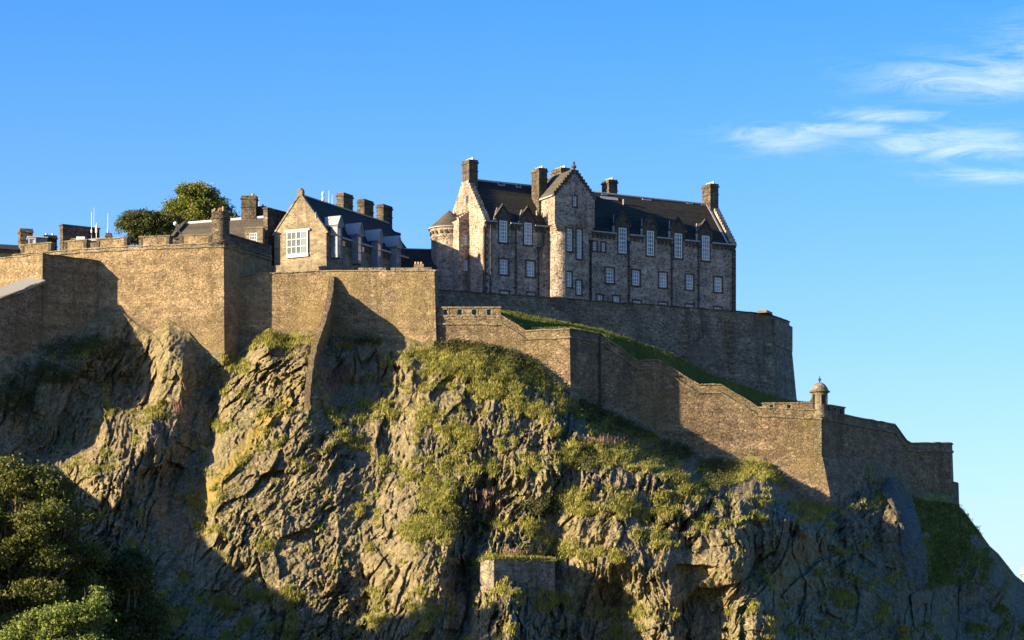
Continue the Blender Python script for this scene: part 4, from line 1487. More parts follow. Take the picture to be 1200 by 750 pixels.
# quoins at the two ends of the front
qn = MB()
z = ZB
k = 0
while z < ZE - 1.1:
    w = 0.55 if k % 2 else 0.32
    qn.pbox(F, -0.05, w, z, z + 0.48, -0.4, 0.05)
    qn.pbox(F, L - w, L + 0.05, z, z + 0.48, -0.4, 0.05)
    z += 0.52
    k += 1
qn.build('quoins', M['dark_stone'], H)

# cross gable with its rounded stair corner
PF = 2.0
F2 = F.shifted(0, PF)
s_l, _ = F2.px(649.0, 240)
s_r, _ = F2.px(696.0, 240)
sl_l, sl_r = s_l + 0.25, F2.px(691.5, 300)[0]
z_cor = zof(262, 403)
z_e2 = zof(228.5, 403.5)
z_r2 = zof(200, 404.5)
cg = MB()
WIN2 = [(664, 670.3, 267.9, 294, 2, 6), (675.9, 681.5, 269, 303, 2, 7), (664, 669.7, 319, 336, 2, 4), (675.6, 681, 329, 345, 2, 4)]
r2 = []
for (u0, u1, v0, v1, nx, ny) in WIN2:
    um = (u0 + u1) / 2
    r2.append((F2.px(u0, v0)[0], F2.px(u1, v0)[0], F2.px(um, v1)[1], F2.px(um, v0)[1], nx, ny))
rad = 1.6
wall_holes(cg, F2, sl_l + rad, sl_r - 0.6, ZB, z_cor, [q[:4] for q in r2], 0.3)
# rounded left corner and right corner of the lower part
def qround(mb, sc_, oc_, r_, a0, a1, z0, z1, n=9):
    prev = None
    for k in range(n + 1):
        a_ = a0 + (a1 - a0) * k / n
        q0 = F2(sc_ + r_ * math.cos(a_), z0, oc_ + r_ * math.sin(a_))
        q1 = F2(sc_ + r_ * math.cos(a_), z1, oc_ + r_ * math.sin(a_))
        if prev:
            mb.quad(prev[0], q0, q1, prev[1])
        prev = (q0, q1)


qround(cg, sl_l + rad, -rad, rad, math.pi, math.pi / 2, ZB, z_cor)
qround(cg, sl_r - 0.6, -0.6, 0.6, math.pi / 2, 0, ZB, z_cor)
cg.quad(F2(sl_l, ZB, -PF - 1), F2(sl_l, ZB, -rad), F2(sl_l, z_cor, -rad), F2(sl_l, z_cor, -PF - 1))
cg.quad(F2(sl_r, ZB, -0.6), F2(sl_r, ZB, -PF - 1), F2(sl_r, z_cor, -PF - 1), F2(sl_r, z_cor, -0.6))
# upper square part
at = F2.px(670.5, 229)[0], F2.px(674.5, 229)[0], F2.px(672.5, 242)[1], F2.px(672.5, 229)[1]
of = 0.25
F3 = F2.shifted(0, of)
wall_holes(cg, F3, s_l, s_r, z_cor, z_e2, [(at[0], at[1], at[2], min(at[3], z_e2))], 0.3)
bk = -PF - WD + 1.5
cg.quad(F3(s_l, z_cor, bk), F3(s_l, z_cor, 0), F3(s_l, z_e2, 0), F3(s_l, z_e2, bk))
cg.quad(F3(s_r, z_cor, 0), F3(s_r, z_cor, bk), F3(s_r, z_e2, bk), F3(s_r, z_e2, 0))
cg.quad(F3(s_l, z_cor, -rad * 1.5), F3(s_r, z_cor, -rad * 1.5), F3(s_r, z_cor, 0), F3(s_l, z_cor, 0))
wd2 = s_r - s_l
F3s = F3.shifted(s_l, 0)
_half = wd2 / 2
nst = 9
st = []
for k in range(nst):
    s = -0.12 + (_half - 0.1) * k / nst
    z = z_e2 + 0.45 + (z_r2 - z_e2) * k / nst
    st += [(s, z), (s + (_half - 0.1) / nst, z)]
poly = [(-0.12, z_e2 + 0.003)] + st + [(wd2 - s, z) for s, z in reversed(st)] + [(wd2 + 0.12, z_e2 + 0.003)]
cg.prism([F3s(s, z, 0.03) for s, z in poly], (-F.n[0] * 0.7, -F.n[1] * 0.7, 0))
cs = MB()
for k in range(nst):
    s_ = -0.12 + (_half - 0.1) * k / nst
    z = z_e2 + 0.45 + (z_r2 - z_e2) * k / nst
    w_ = (_half - 0.1) / nst
    zl = z - 0.62
    cs.pbox(F3s, s_ - 0.05, s_ + w_ + 0.10, zl, z + 0.10, -0.78, 0.07)
    cs.pbox(F3s, wd2 - s_ - w_ - 0.10, wd2 - s_ + 0.05, zl, z + 0.10, -0.78, 0.071)
cgo = cg.build('cross_gable', M['hospital'], H)
cs.build('crow_steps', M['dark_stone'], cgo)
BASE[cgo] = BASE[H]
for (a, b, c, d, nx, ny) in r2:
    window(H, F2, a, b, c, d, nx, ny)
window(H, F3, at[0], at[1], at[2], min(at[3], z_e2), 1, 3)
# corbelling under the jetty
cb = MB()
for k in range(3):
    q = k * 0.28
    cb.pbox(F2, sl_l + 0.15 * k - 0.1, sl_l + 1.9 - 0.4 * k, z_cor - q - 0.28, z_cor - q - 0.002, -0.9, of - 0.05 - 0.08 * k)
    cb.pbox(F2, sl_r - 0.9 + 0.2 * k, sl_r + 0.5 - 0.15 * k, z_cor - q - 0.28, z_cor - q - 0.002, -0.9, of - 0.05 - 0.08 * k)
cb.build('corbels', M['hospital'], cgo)
# cross gable roof
cr_ = MB()
mid2 = wd2 / 2
zz_r = z_r2 + 0.15
cr_.slab(F3s(-0.15, z_e2 - 0.05, -0.66), F3s(mid2, zz_r, -0.66), F3s(mid2, zz_r, bk), F3s(-0.15, z_e2 - 0.05, bk), -0.2)
cr_.slab(F3s(mid2, zz_r, -0.66), F3s(wd2 + 0.15, z_e2 - 0.05, -0.66), F3s(wd2 + 0.15, z_e2 - 0.05, bk), F3s(mid2, zz_r, bk), -0.2)
cr_.build('cross_roof', M['brown_slate'], cgo)
gt = MB()
gt.pbox(F3s, -0.34, -0.14, z_e2 - 0.22, z_e2 - 0.02, -4.6, -0.1)
gt.build('gutter', M['lead'], cgo)
fn = MB()
pf = F3s(mid2, 0, -0.3)
zf = z_e2 + 0.43 + (z_r2 - z_e2) * (nst - 1) / nst
fn.lathe((pf.x, pf.y), [(0.28, zf), (0.22, zf + 0.4), (0.4, zf + 0.55), (0.4, zf + 0.75), (0.14, zf + 0.95), (0.24, zf + 1.15), (0.05, zf + 1.45)], 10)
fn.build('finial', M['dark_stone'], cgo)

# chimneys
zr_ = ZR
chimney(H, F, 0.05, 1.5, -WD / 2 - 1.15, -WD / 2 + 1.15, ZR - 2.2, zof(188, 405.3), 5, 'dark_stone')
s_c = F.px(632, 215, -3.0)[0]
chimney(H, F, s_c - 0.65, s_c + 0.75, -4.2, -1.9, ZE + 1.2, zof(194, 405), 4, 'stack_stone')
s_c = F.px(660, 205, -8.5)[0]
chimney(H, F, s_c - 1.0, s_c + 0.6, -10.6, -7.4, ZR - 1.5, zof(197.5, 415.5), 6, 'stack_stone')
s_c = F.px(714, 215, -7.8)[0]
chimney(H, F, s_c - 0.75, s_c + 0.75, -8.8, -6.6, ZR - 1.5, zof(207.5, 416), 4, 'dark_stone')
chimney(H, F, L - 1.5, L - 0.02, -WD / 2 - 1.2, -WD / 2 + 1.2, ZR - 3.4, zof(216, 425), 5, 'stack_stone')
for (s_a, s_b) in ((F.px(703, 230, -5.6)[0], F.px(723, 232, -5.6)[0]),):
    lf = MB()
    o_ = -5.35
    lf.slab(F(s_a, ZE + slope_k * 5.1 + 0.16, -5.1), F(s_b, ZE + slope_k * 5.1 + 0.16, -5.1), F(s_b, ZE + slope_k * 5.5 + 0.16, -5.5), F(s_a, ZE + slope_k * 5.5 + 0.16, -5.5), 0.05)
    lf.build('flashing', M['lead'], roof)
lf = MB()      # lead flashing below the stacks
lf.slab(F(L - 1.62, ZE + 0.1 + 0.14, 0.0), F(L - 1.30, ZE + 0.24, 0.0), F(L - 1.30, ZR + 0.1, -WD / 2 + 0.1), F(L - 1.62, ZR + 0.1, -WD / 2 + 0.1), 0.06)
lf.build('flashing', M['lead'], roof)

# wing and round turret against the left gable
wg = MB()
pr, t0 = 1.75, 4.8
S2 = Plane(0, 0, 0)
_q = Gp(t0, 0, pr)
S2.x, S2.y = _q.x, _q.y
S2.d, S2.n = F.d, F.n
zt_l, zt_r = zof(258, 404), zof(247, 403)
ww = [(S2.px(543.3, 280)[0], S2.px(548, 280)[0], S2.px(545.5, 287)[1], S2.px(545.5, 275)[1]), (S2.px(543.3, 310)[0], S2.px(548, 310)[0], S2.px(545.5, 317)[1], S2.px(545.5, 305)[1])]
ww = [(max(a, 0.25), min(b, pr - 0.25), c, d) for a, b, c, d in ww]
wall_holes(wg, S2, 0, pr, ZB, zt_l, ww, 0.25)
wg.quad(S2(0, ZB, -7.4), S2(0, ZB, 0), S2(0, zt_l, 0), S2(0, zt_l, -7.4))
poly = [(0, zt_l + 0.003)]
ns_ = 5
for k in range(ns_):
    z = zt_l + 0.35 + (zt_r - zt_l) * k / ns_
    poly += [(pr * k / ns_ - (0.1 if k == 0 else 0), z), (pr * (k + 1) / ns_, z)]
poly += [(pr, zt_l + 0.003)]
wg.prism([S2(s, z, 0.02) for s, z in poly], (-F.n[0] * 0.6, -F.n[1] * 0.6, 0))
wgo = wg.build('stair_wing', M['hospital'], H)
wr = MB()
wr.slab(S2(-0.1, zt_l + 0.1, -0.55), S2(pr, zt_r + 0.1, -0.55), S2(pr, zt_r + 0.1, -7.4), S2(-0.1, zt_l + 0.1, -7.4), -0.15)
wr.build('wing_roof', M['slate'], wgo)
for (a, b, c, d) in ww:
    window(H, S2, a, b, c, d, 2, 3, surround='hospital')
ct = Gp(9.4, 0, 1.0)
Yt = ct.y
ze_t, za_t = zof(269, Yt), zof(247, Yt)
rt = 2.72
tr = MB()
tr.lathe((ct.x, ct.y), [(rt, ZB), (rt, ze_t - 1.5), (rt + 0.12, ze_t - 1.42), (rt + 0.12, ze_t - 1.2), (rt, ze_t - 1.15), (rt, ze_t - 0.9), (rt + 0.2, ze_t - 0.4), (rt + 0.2, ze_t)], 36)
tro = tr.build('round_turret', M['hospital'], H)
cb = MB()
for k in range(22):
    a_ = 2 * math.pi * k / 22
    P = Plane(ct.x + math.cos(a_) * (rt - .05), ct.y + math.sin(a_) * (rt - .05), a_ + math.pi / 2)
    cb.pbox(P, -0.16, 0.16, ze_t - 0.95, ze_t - 0.5, 0, 0.26)
cb.build('corbels', M['dark_stone'], tro)
co = MB()
co.lathe((ct.x, ct.y), [(rt + 0.35, ze_t + 0.02), (rt + 0.35, ze_t + 0.1), (0.12, za_t), (0.05, za_t + 0.1)], 36)
co.build('cone_roof', M['brown_slate'], tro)
gt = MB()
gt.lathe((ct.x, ct.y), [(rt + 0.30, ze_t - 0.1), (rt + 0.46, ze_t - 0.08), (rt + 0.46, ze_t + 0.05), (rt + 0.36, ze_t + 0.07)], 36)
gt.build('gutter', M['lead'], tro)
for (uu, v0, v1, wd_) in ((509.3, 276, 286, 0.34), (533, 272, 284, 0.28)):
    x_ = (uu - HU) * Yt / FPX
    dx = max(-0.98, min(0.98, (x_ - ct.x) / rt))
    a_ = -math.acos(dx)
    P = Plane(ct.x + math.cos(a_) * rt, ct.y + math.sin(a_) * rt, a_ + math.pi / 2)
    fr = MB()
    z0_, z1_ = zof(v1, Yt - 2), zof(v0, Yt - 2)
    fr.pbox(P, -wd_ - 0.1, wd_ + 0.1, z0_ - 0.1, z1_ + 0.1, -0.2, 0.04)
    o = fr.build('turret_window', M['coping'], tro)
    # (kept shallow: a narrow stair light)

# ------------------------------------------------------------------ the gabled hall
B = R(62.5)
HP = Plane((382.5 - HU) * 386.5 / FPX, 386.5, B)        # long side, facing right
HL, HW = 25.0, 8.7
zb_, ze_, zr_h = 62.0, zof(272, 386.5), zof(229, 389)
HG = Plane(0, 0, 0)                                      # gable: s from the left corner to the right corner
_q = HP(0, 0, -HW)
HG.x, HG.y = _q.x, _q.y
HG.d, HG.n = (math.sin(B), -math.cos(B)), (-math.cos(B), -math.sin(B))
T = thing('gabled_hall', 'golden stone hall with a slate roof, white bay window and four narrow dormer bays', 'building', HP(HL / 2, zb_, -HW / 2))
hb = MB()
ze_l = ze_ + 0.35
hb.prism([HG(0, zb_, 0), HG(HW, zb_, 0), HG(HW, ze_, 0), HG(HW / 2, zr_h, 0), HG(0, ze_l, 0)], (-HG.n[0] * 0.5, -HG.n[1] * 0.5, 0))
hb.quad(HP(0.5, zb_, -0.02), HP(HL, zb_, -0.02), HP(HL, ze_, -0.02), HP(0.5, ze_, -0.02))
hb.quad(HP(HL, zb_, -HW), HP(0, zb_, -HW), HP(0, ze_l, -HW), HP(HL, ze_l, -HW))
hb.quad(HP(HL, zb_, 0), HP(HL, zb_, -HW), HP(HL, ze_l, -HW), HP(HL, zr_h, -HW / 2), HP(HL, ze_, 0))
hb.build('wall', M['gable_stone'], T)
rf = MB()
rf.slab(HP(0.3, ze_ - 0.15, 0.3), HP(HL + 0.1, ze_ - 0.15, 0.3), HP(HL + 0.1, zr_h - 0.02, -HW / 2), HP(0.3, zr_h - 0.02, -HW / 2), 0.22)
rf.slab(HP(HL + 0.1, ze_l - 0.15, -HW - 0.25), HP(0.3, ze_l - 0.15, -HW - 0.25), HP(0.3, zr_h - 0.02, -HW / 2 - .002), HP(HL + 0.1, zr_h - 0.02, -HW / 2 - .002), 0.22)
hroof = rf.build('roof', M['blue_slate'], T)
rg = MB()
rg.pbox(HP, 0.6, HL, zr_h - 0.05, zr_h + 0.12, -HW / 2 - 0.16, -HW / 2 + 0.16)
rg.build('ridge', M['lead'], hroof)
sk = MB()
for (sa, za, sb, zb2) in ((-0.15, ze_l - 0.15, HW / 2, zr_h + 0.02), (HW + 0.15, ze_ - 0.15, HW / 2, zr_h + 0.02)):
    q = 1 if sb > sa else -1
    sk.slab(HG(sa, za, 0.12), HG(sb, zb2, 0.12), HG(sb, zb2, -0.55), HG(sa, za, -0.55), -0.22 * q)
sk.build('skew', M['coping'], T)
fn = MB()
fn.pbox(HG, HW / 2 - 0.42, HW / 2 + 0.42, zr_h - 0.25, zr_h + 0.6, -0.5, 0.14)
pq = HG(HW / 2, 0, -0.2)
fn.lathe((pq.x, pq.y), [(0.46, zr_h + 0.6), (0.36, zr_h + 0.85), (0.1, zr_h + 1.0)], 8)
fn.build('finial', M['gable_stone'], T)
# white bay window in the gable
s0, zt0 = HG.px(337.0, 269.5)
s1, _ = HG.px(361.5, 272)
zt0, zb0 = zof(270.5, 388), zof(297, 388)
by = MB()
by.pbox(HG, s0 - 0.35, s1 + 0.35, zt0 + 0.02, zt0 + 0.3, 0.003, 0.34)
by.pbox(HG, s0 - 0.1, s1 + 0.1, zb0 - 0.45, zb0 - 0.003, 0.003, 0.30)
bay = by.build('bay_window', M['bay_paint'], T)
bayP = HG.shifted(0, 0.8)
fr = MB()
ns2 = 3
sm = s0 + (s1 - s0) * 0.66
for s in (s0, s0 + (sm - s0) / 3, s0 + 2 * (sm - s0) / 3, sm, s1 - 0.12):
    fr.pbox(HG, s, s + 0.12, zb0, zt0, 0.14, 0.26)
for k in range(4):
    z = zb0 + (zt0 - zb0 - 0.1) * k / 3
    fr.pbox(HG, s0 + 0.003, s1, z, z + 0.1, 0.15, 0.25)
for k in range(3):
    fr.pbox(HG, s0 - 0.002, s0 + 0.1, zb0, zt0, 0.003 + k * 0.07, 0.06 + k * 0.07)
fr.pbox(HG, s1 - 0.12, s1, zb0, zt0, 0.003, 0.1)
fr.build('glazing_bars', M['bay_paint'], bay)
pn = MB()
pn.pbox(HG, s0 + 0.06, sm, zb0 + 0.02, zt0 - 0.02, 0.03, 0.20)
pn.build('pane', M['pane_bay'], bay)
pn = MB()
pn.pbox(HG, sm + 0.12, s1 - 0.02, zb0 + 0.02, zt0 - 0.02, 0.03, 0.20)
pn.build('pane', M['pane_dark'], bay)
# plinth ledge below the gable
mb = MB()
mb.pbox(HG, -0.6, HW + 0.35, zof(318, 386) - 0.6, zof(306, 386), 0.003, 0.55)
mb.pbox(HP, -0.3, 5.0, zof(318, 386) - 0.6, zof(308, 386), 0.003, 0.5)
mb.build('plinth', M['gable_stone'], T)
# strip of clerestory and lead gutter along the side
mb = MB()
mb.pbox(HP, 0.6, HL, ze_ - 0.35, ze_ - 0.1, 0.005, 0.42)
mb.build('gutter', M['lead'], T)
mb = MB()
mb.pbox(HP, 0.9, HL - 0.3, ze_ - 1.35, ze_ - 0.4, -0.05, 0.03)
clo = mb.build('clerestory', M['bronze'], T)
mb = MB()
q = 1.2
while q < HL - 1:
    mb.pbox(HP, q, q + 0.75, ze_ - 1.2, ze_ - 0.55, 0.0, 0.045)
    q += 1.05
mb.build('pane', M['pane_dark'], clo)
for (uc, vt, vb_, va) in ((396.5, 266, 301.5, 254.5), (420.5, 277, 308.5, 262.5), (443.5, 284.5, 314, 270), (465.5, 291, 319, 277.5)):
    sc_, _ = HP.px(uc, vt, 0.9)
    yq = HP(sc_, 0, 0.9).y
    zt2, zb2, za2 = zof(vt, yq), zof(vb_, yq), zof(va, yq)
    w2 = 0.62
    mb = MB()
    mb.pbox(HP, sc_ - w2, sc_ + w2, zb2 - 0.1, zb2 + 0.35, 0.005, 1.15)
    mb.pbox(HP, sc_ - w2 - 0.08, sc_ + w2 + 0.08, zt2 - 0.05, zt2 + 0.2, -0.6, 1.25)
    mb.prism([HP(sc_ - w2 - 0.1, zt2 + 0.2, 1.2), HP(sc_ + w2 + 0.1, zt2 + 0.2, 1.2), HP(sc_, za2, 1.2)], (-HP.n[0] * 0.2, -HP.n[1] * 0.2, 0))
    for (a, o1) in ((-w2, 1.1), (w2 - 0.12, 1.1)):
        mb.pbox(HP, sc_ + a, sc_ + a + 0.12, zb2 + 0.35, zt2 - 0.05, 0.95, 1.13)
    mb.pbox(HP, sc_ - w2, sc_ - w2 + 0.1, zb2 + 0.35, zt2 - 0.05, 0.02, 0.16)
    for k in (1, 2):
        z = zb2 + 0.35 + (zt2 - zb2 - 0.4) * k / 3
        mb.pbox(HP, sc_ - w2 - 0.004, sc_ + w2, z - 0.05, z + 0.05, 0.1, 1.12)
    d_ = mb.build('dormer_bay', M['zinc'], T)
    pn = MB()
    pn.pbox(HP, sc_ - w2 + 0.04, sc_ + w2 - 0.04, zb2 + 0.35, zt2 - 0.06, 0.03, 1.04)
    pn.build('pane', M['pane_blue'], d_)
    sd = MB()
    sd.pbox(HP, sc_ + w2 - 0.03, sc_ + w2 + 0.02, zb2 + 0.36, zt2 - 0.06, 0.2, 0.9)
    sd.build('side_panel', M['bronze'], d_)
    dr = MB()
    dl = 1.3
    for q in (-1, 1):
        dr.slab(HP(sc_ + q * (w2 + 0.2), zt2 + 0.12, 1.35), HP(sc_, za2 + 0.12, 1.35), HP(sc_, za2 + 0.12, -dl), HP(sc_ + q * (w2 + 0.2), zt2 + 0.12, -dl + 0.5), 0.12 * q)
    dr.build('bay_roof', M['lead'], d_)
    vp = MB()
    pv = HP(sc_ - 2.0, zt2 + 1.0, -1.6)
    vp.tube([pv, pv + Vector((0, 0, 1.0))], [0.06, 0.05], 6)
    vp.build('vent_pipe', M['lead'], d_)
# stacks on the far slope
for (u0, u1, vt, nn) in ((398, 416, 227.5, 0), (422.5, 440, 235, 0), (445, 462, 241, 0)):
    sc_, _ = HP.px((u0 + u1) / 2 - 3, vt, -HW / 2 - 1.6)
    yq = HP(sc_, 0, -HW / 2 - 1.6).y
    chimney(T, HP, sc_ - 1.35, sc_ + 1.35, -HW / 2 - 2.2, -HW / 2 - 1.0, zr_h - 4, zof(vt, yq), nn)
mb = MB()
mb.pbox(HP, HL - 1.2, HL + 2.6, 64, zof(279, 415), -HW / 2 - 1.5, -HW / 2 + 0.3)
mb.pbox(HP, HL - 1.4, HL + 2.9, zof(279, 415), zof(276, 415), -HW / 2 - 1.7, -HW / 2 + 0.5)
mb.build('end_block', M['dark_stone'], T)

# low slate-roofed link between the hall and the hospital
q0 = W(466, 292.5, 410)
KP = Plane(W(471, 300, 405).x, 405, R(8))
T = thing('link_building', 'low building with a dark slate roof between the golden hall and the round turret', 'building', KP(3, 62, -3))
mb = MB()
zt_, zb_k = zof(314, 405), 62.0
mb.hexa([KP(-1, zb_k, 0), KP(5.2, zb_k, 0), KP(5.2, zb_k, -6), KP(-1, zb_k, -6)], [KP(-1, zt_, 0), KP(5.2, zt_, 0), KP(5.2, zt_, -6), KP(-1, zt_, -6)])
mb.build('wall', M['stack_stone'], T)
mb = MB()
zrk = zof(292, 408)
mb.prism([KP(-1.3, zt_ - 0.1, 0.3), KP(-1.3, zrk, -3), KP(-1.3, zt_ - 0.1, -6.3)], KP(6.5, 0, 0) - KP(0, 0, 0))
kr = mb.build('roof', M['blue_slate'], T)
mb = MB()
mb.pbox(KP, -1.2, 5.1, zrk, zrk + 0.14, -3.15, -2.85)
mb.build('ridge', M['lead'], kr)
KQ = Plane(W(483, 312, 380).x, 380, R(4))
T = thing('parapet_block', 'small pale stone block with clay pots on the wall head beside the round turret', 'parapet block', KQ(1.2, zof(318, 380), -0.6))
mb = MB()
mb.pbox(KQ, 0, 2.7, zof(322, 380), zof(313, 380), -1.2, 0)
mb.pbox(KQ, 0.3, 1.6, zof(313, 380), zof(309, 380), -1.0, -0.1)
mb.build('masonry', M['gable_stone'], T)
for k in range(3):
    q = KQ(0.5 + 0.4 * k, 0, -0.5)
    mb = MB()
    z = zof(309, 380)
    mb.lathe((q.x, q.y), [(0.13, z), (0.15, z + 0.2), (0.12, z + 0.35)], 8)
    mb.build('pot', M['clay'], T)

# ------------------------------------------------------------------ buildings behind the bastion
BP = Plane(W(201, 277, 392).x, 392, R(-6))
T = thing('barrack', 'low barrack with a brown slate roof and white ridge behind the round turret', 'building', BP(7, 62, -3))
Lb = W(314, 277, 390).x - W(201, 277, 392).x
zeb = zof(277, 391)
zrb0, zrb1 = zof(262, 395), zof(254.5, 394)
mb = MB()
mb.hexa([BP(0, 60, 0), BP(Lb, 60, 0), BP(Lb, 60, -6.4), BP(0, 60, -6.4)], [BP(0, zeb, 0), BP(Lb, zeb, 0), BP(Lb, zeb, -6.4), BP(0, zeb, -6.4)])
mb.prism([BP(0.02, zeb, 0.05), BP(0.02, zrb0 - 0.1, -3.2), BP(0.02, zeb, -6.4)], BP(0.4, 0, 0) - BP(0, 0, 0))
mb.build('wall', M['stack_stone'], T)
mb = MB()
mb.slab(BP(0.3, zeb - 0.15, 0.3), BP(Lb, zeb - 0.15, 0.3), BP(Lb, zrb1, -3.2), BP(1.3, zrb0, -3.2), 0.2)
mb.slab(BP(Lb, zeb - 0.15, -6.7), BP(0.3, zeb - 0.15, -6.7), BP(1.3, zrb0, -3.202), BP(Lb, zrb1, -3.202), 0.2)
br = mb.build('roof', M['brown_slate'], T)
mb = MB()
mb.tube([BP(1.3, zrb0 + 0.05, -3.2), BP(Lb, zrb1 + 0.05, -3.2)], [0.2, 0.2], 8)
mb.build('ridge', M['white'], br)
mb = MB()
mb.slab(BP(-0.15, zeb - 0.1, 0.3), BP(0.35, zeb - 0.1, 0.3), BP(1.5, zrb0 + 0.12, -3.2), BP(1.0, zrb0 + 0.12, -3.2), -0.3)
mb.build('skew', M['stack_stone'], T)
s_, _ = BP.px(291, 240, -3.6)
chimney(T, BP, s_ - 0.9, s_ + 1.25, -4.4, -2.9, zrb1 - 2, zof(231, 395), 0)
m2 = MB()
q = BP(s_ + 0.7, 0, -3.6)
z = zof(231, 395)
m2.lathe((q.x, q.y), [(0.2, z), (0.2, z + 0.3), (0.24, z + 0.35)], 8)
m2.build('chimney_pot', M['clay'], T)
s_, _ = BP.px(308, 248, -4.4)
chimney(T, BP, s_ - 0.6, s_ + 0.6, -5.0, -3.8, zrb1 - 2, zof(244, 396), 1)
mb = MB()      # end wall standing above the roof, with its long dark side
EP = Plane(W(313.5, 260, 391).x, 391, R(58))
mb.pbox(EP, 0.0, 14, 60, zof(244.5, 391), -0.75, 0)
mb.pbox(EP, -0.12, 14, zof(244.5, 391), zof(242.8, 391), -0.87, 0.12)
mb.build('end_wall', M['stack_stone'], T)

T = thing('guard_hut', 'little stone hut with one white window on the bastion roof', 'hut', W(298, 288, 389))
UP = Plane(W(287, 288, 389).x, 389, R(-4))
mb = MB()
s1 = W(308, 288, 389).x - UP.x
wz0, wz1 = zof(285, 389), zof(273, 389)
ws0, ws1 = UP.px(292.2, 280)[0], UP.px(301, 280)[0]
wall_holes(mb, UP, 0, s1, 64, zof(268, 389), [(ws0, ws1, wz0, wz1)], 0.3)
mb.quad(UP(s1, 64, 0), UP(s1, 64, -2), UP(s1, zof(268, 389), -2), UP(s1, zof(268, 389), 0))
mb.quad(UP(0, 64, -2), UP(0, 64, 0), UP(0, zof(268, 389), 0), UP(0, zof(268, 389), -2))
mb.pbox(UP, -0.1, s1 + 0.1, zof(268, 389), zof(266, 389), -2.1, 0.1)
mb.build('wall', M['gable_stone'], T)
window(T, UP, ws0, ws1, wz0, wz1, 3, 3, -0.1, surround=None)

# far left roofs
T = thing('dark_range', 'dark roofline with chimney stacks far left behind the embrasures', 'building', W(50, 300, 400))
WP = Plane(W(22, 290, 396).x, 396, R(20))
mb = MB()
mb.hexa([WP(-8, 60, 0), WP(5, 60, 0), WP(5, 60, -6), WP(-8, 60, -6)], [WP(-8, zof(293, 396), 0), WP(5, zof(293, 396), 0), WP(5, zof(293, 396), -6), WP(-8, zof(293, 396), -6)])
mb.build('wall', M['dark_stone'], T)
mb = MB()
mb.prism([WP(-8.2, zof(293, 396), 0.3), WP(-8.2, zof(286, 398), -3), WP(-8.2, zof(293, 396), -6.3)], WP(11.6, 0, 0) - WP(0, 0, 0))
mb.build('roof', M['blue_slate'], T)
chimney(T, WP, 0.2, 2.0, -1.6, 0.2, 64, zof(267.5, 396), 0)
chimney(T, WP, 4.0, 5.9, -3.2, -1.8, 64, zof(273.5, 398), 2)
SP = Plane(W(73.5, 280, 396).x, 396, R(33))
mb = MB()
mb.hexa([SP(0, 62, 0), SP(5.8, 62, 0), SP(5.8, 62, -1.1), SP(0, 62, -1.1)], [SP(0, zof(264, 396), 0), SP(5.8, zof(264, 396), 0), SP(5.8, zof(264, 396), -1.1), SP(0, zof(264, 396), -1.1)])
mb.hexa([SP(-.1, zof(264, 396), .1), SP(5.9, zof(264, 396), .1), SP(5.9, zof(264, 396), -1.2), SP(-.1, zof(264, 396), -1.2)], [SP(-.1, zof(262.5, 396), .1), SP(5.9, zof(262.5, 396), .1), SP(5.9, zof(262.5, 396), -1.2), SP(-.1, zof(262.5, 396), -1.2)])
mb.build('long_stack', M['stack_stone'], T)

T = thing('roof_cabin', 'white boxed rooftop cabin between the two left chimney stacks', 'cabin', W(38, 286, 391))
CP = Plane(W(33, 286, 391).x, 391, R(14))
mb = MB()
wall_holes(mb, CP, 0, 1.1, 66, zof(277.5, 391), [(0.22, 0.92, zof(286, 391), zof(280, 391))], 0.2)
mb.quad(CP(1.1, 66, 0), CP(1.1, 66, -2), CP(1.1, zof(277.5, 391), -2), CP(1.1, zof(277.5, 391), 0))
mb.pbox(CP, -0.08, 2.8, zof(277.5, 391), zof(276.6, 391), -2.4, 0.08)
mb.build('wall', M['paleroof'], T)
mb = MB()
mb.pbox(CP, 1.12, 2.7, 66, zof(277.6, 391), -2.2, -0.35)
mb.build('side_wall', M['zinc'], T)
mb = MB()
mb.pbox(CP, 0.22, 0.92, zof(286, 391), zof(280, 391), -0.16, -0.1)
mb.build('pane', M['paleroof'], T)

T = thing('flat_roof_range', 'long low building with a white flat roof left of the dark tree', 'building', W(112, 282, 395))
QP = Plane(W(83, 282, 392).x, 392, R(4))
mb = MB()
ql = W(141, 282, 393).x - QP.x
mb.pbox(QP, 0, ql, 62, zof(279, 392), -4, 0)
mb.build('wall', M['gable_stone'], T)
mb = MB()
mb.slab(QP(-0.2, zof(282, 392), 0.3), QP(ql + 0.2, zof(277.5, 392), 0.3), QP(ql + 0.2, zof(274, 394), -4), QP(-0.2, zof(277.5, 394), -4), 0.3)
mb.build('flat_roof', M['paleroof'], T)
mb = MB()
mb.pbox(QP, 0.8, 2.0, zof(282, 392) - .5, zof(277.5, 392), -0.4, 0.32)
mb.build('white_hatch', M['white'], T)
chimney(T, QP, 4.9, 5.7, -2.2, -1.2, 64, zof(272, 393), 0, 'dark_stone')


# masts
def mast(u, v0, v1, Y, label, r=0.05, fat=None, group='radio masts above the roofs'):
    b = W(u, v1, Y)
    t_ = thing('radio_mast', label, 'mast', b, group)
    mb = MB()
    top = W(u, v0, Y)
    mb.tube([b - Vector((0, 0, 2.0)), b.lerp(top, 0.5), top], [r, r * 0.9, r * 0.6], 6)
    mb.build('pole', M['mast'], t_)
    mb = MB()
    for f_ in (fat or (0.15,)):
        c = b.lerp(top, f_)
        mb.lathe((c.x, c.y), [(r * 1.2, c.z - 0.2), (r * 2.6, c.z - 0.12), (r * 2.6, c.z + 0.3), (r * 1.2, c.z + 0.36)], 8)
    mb.build('aerial_sleeve', M['mast'], t_)


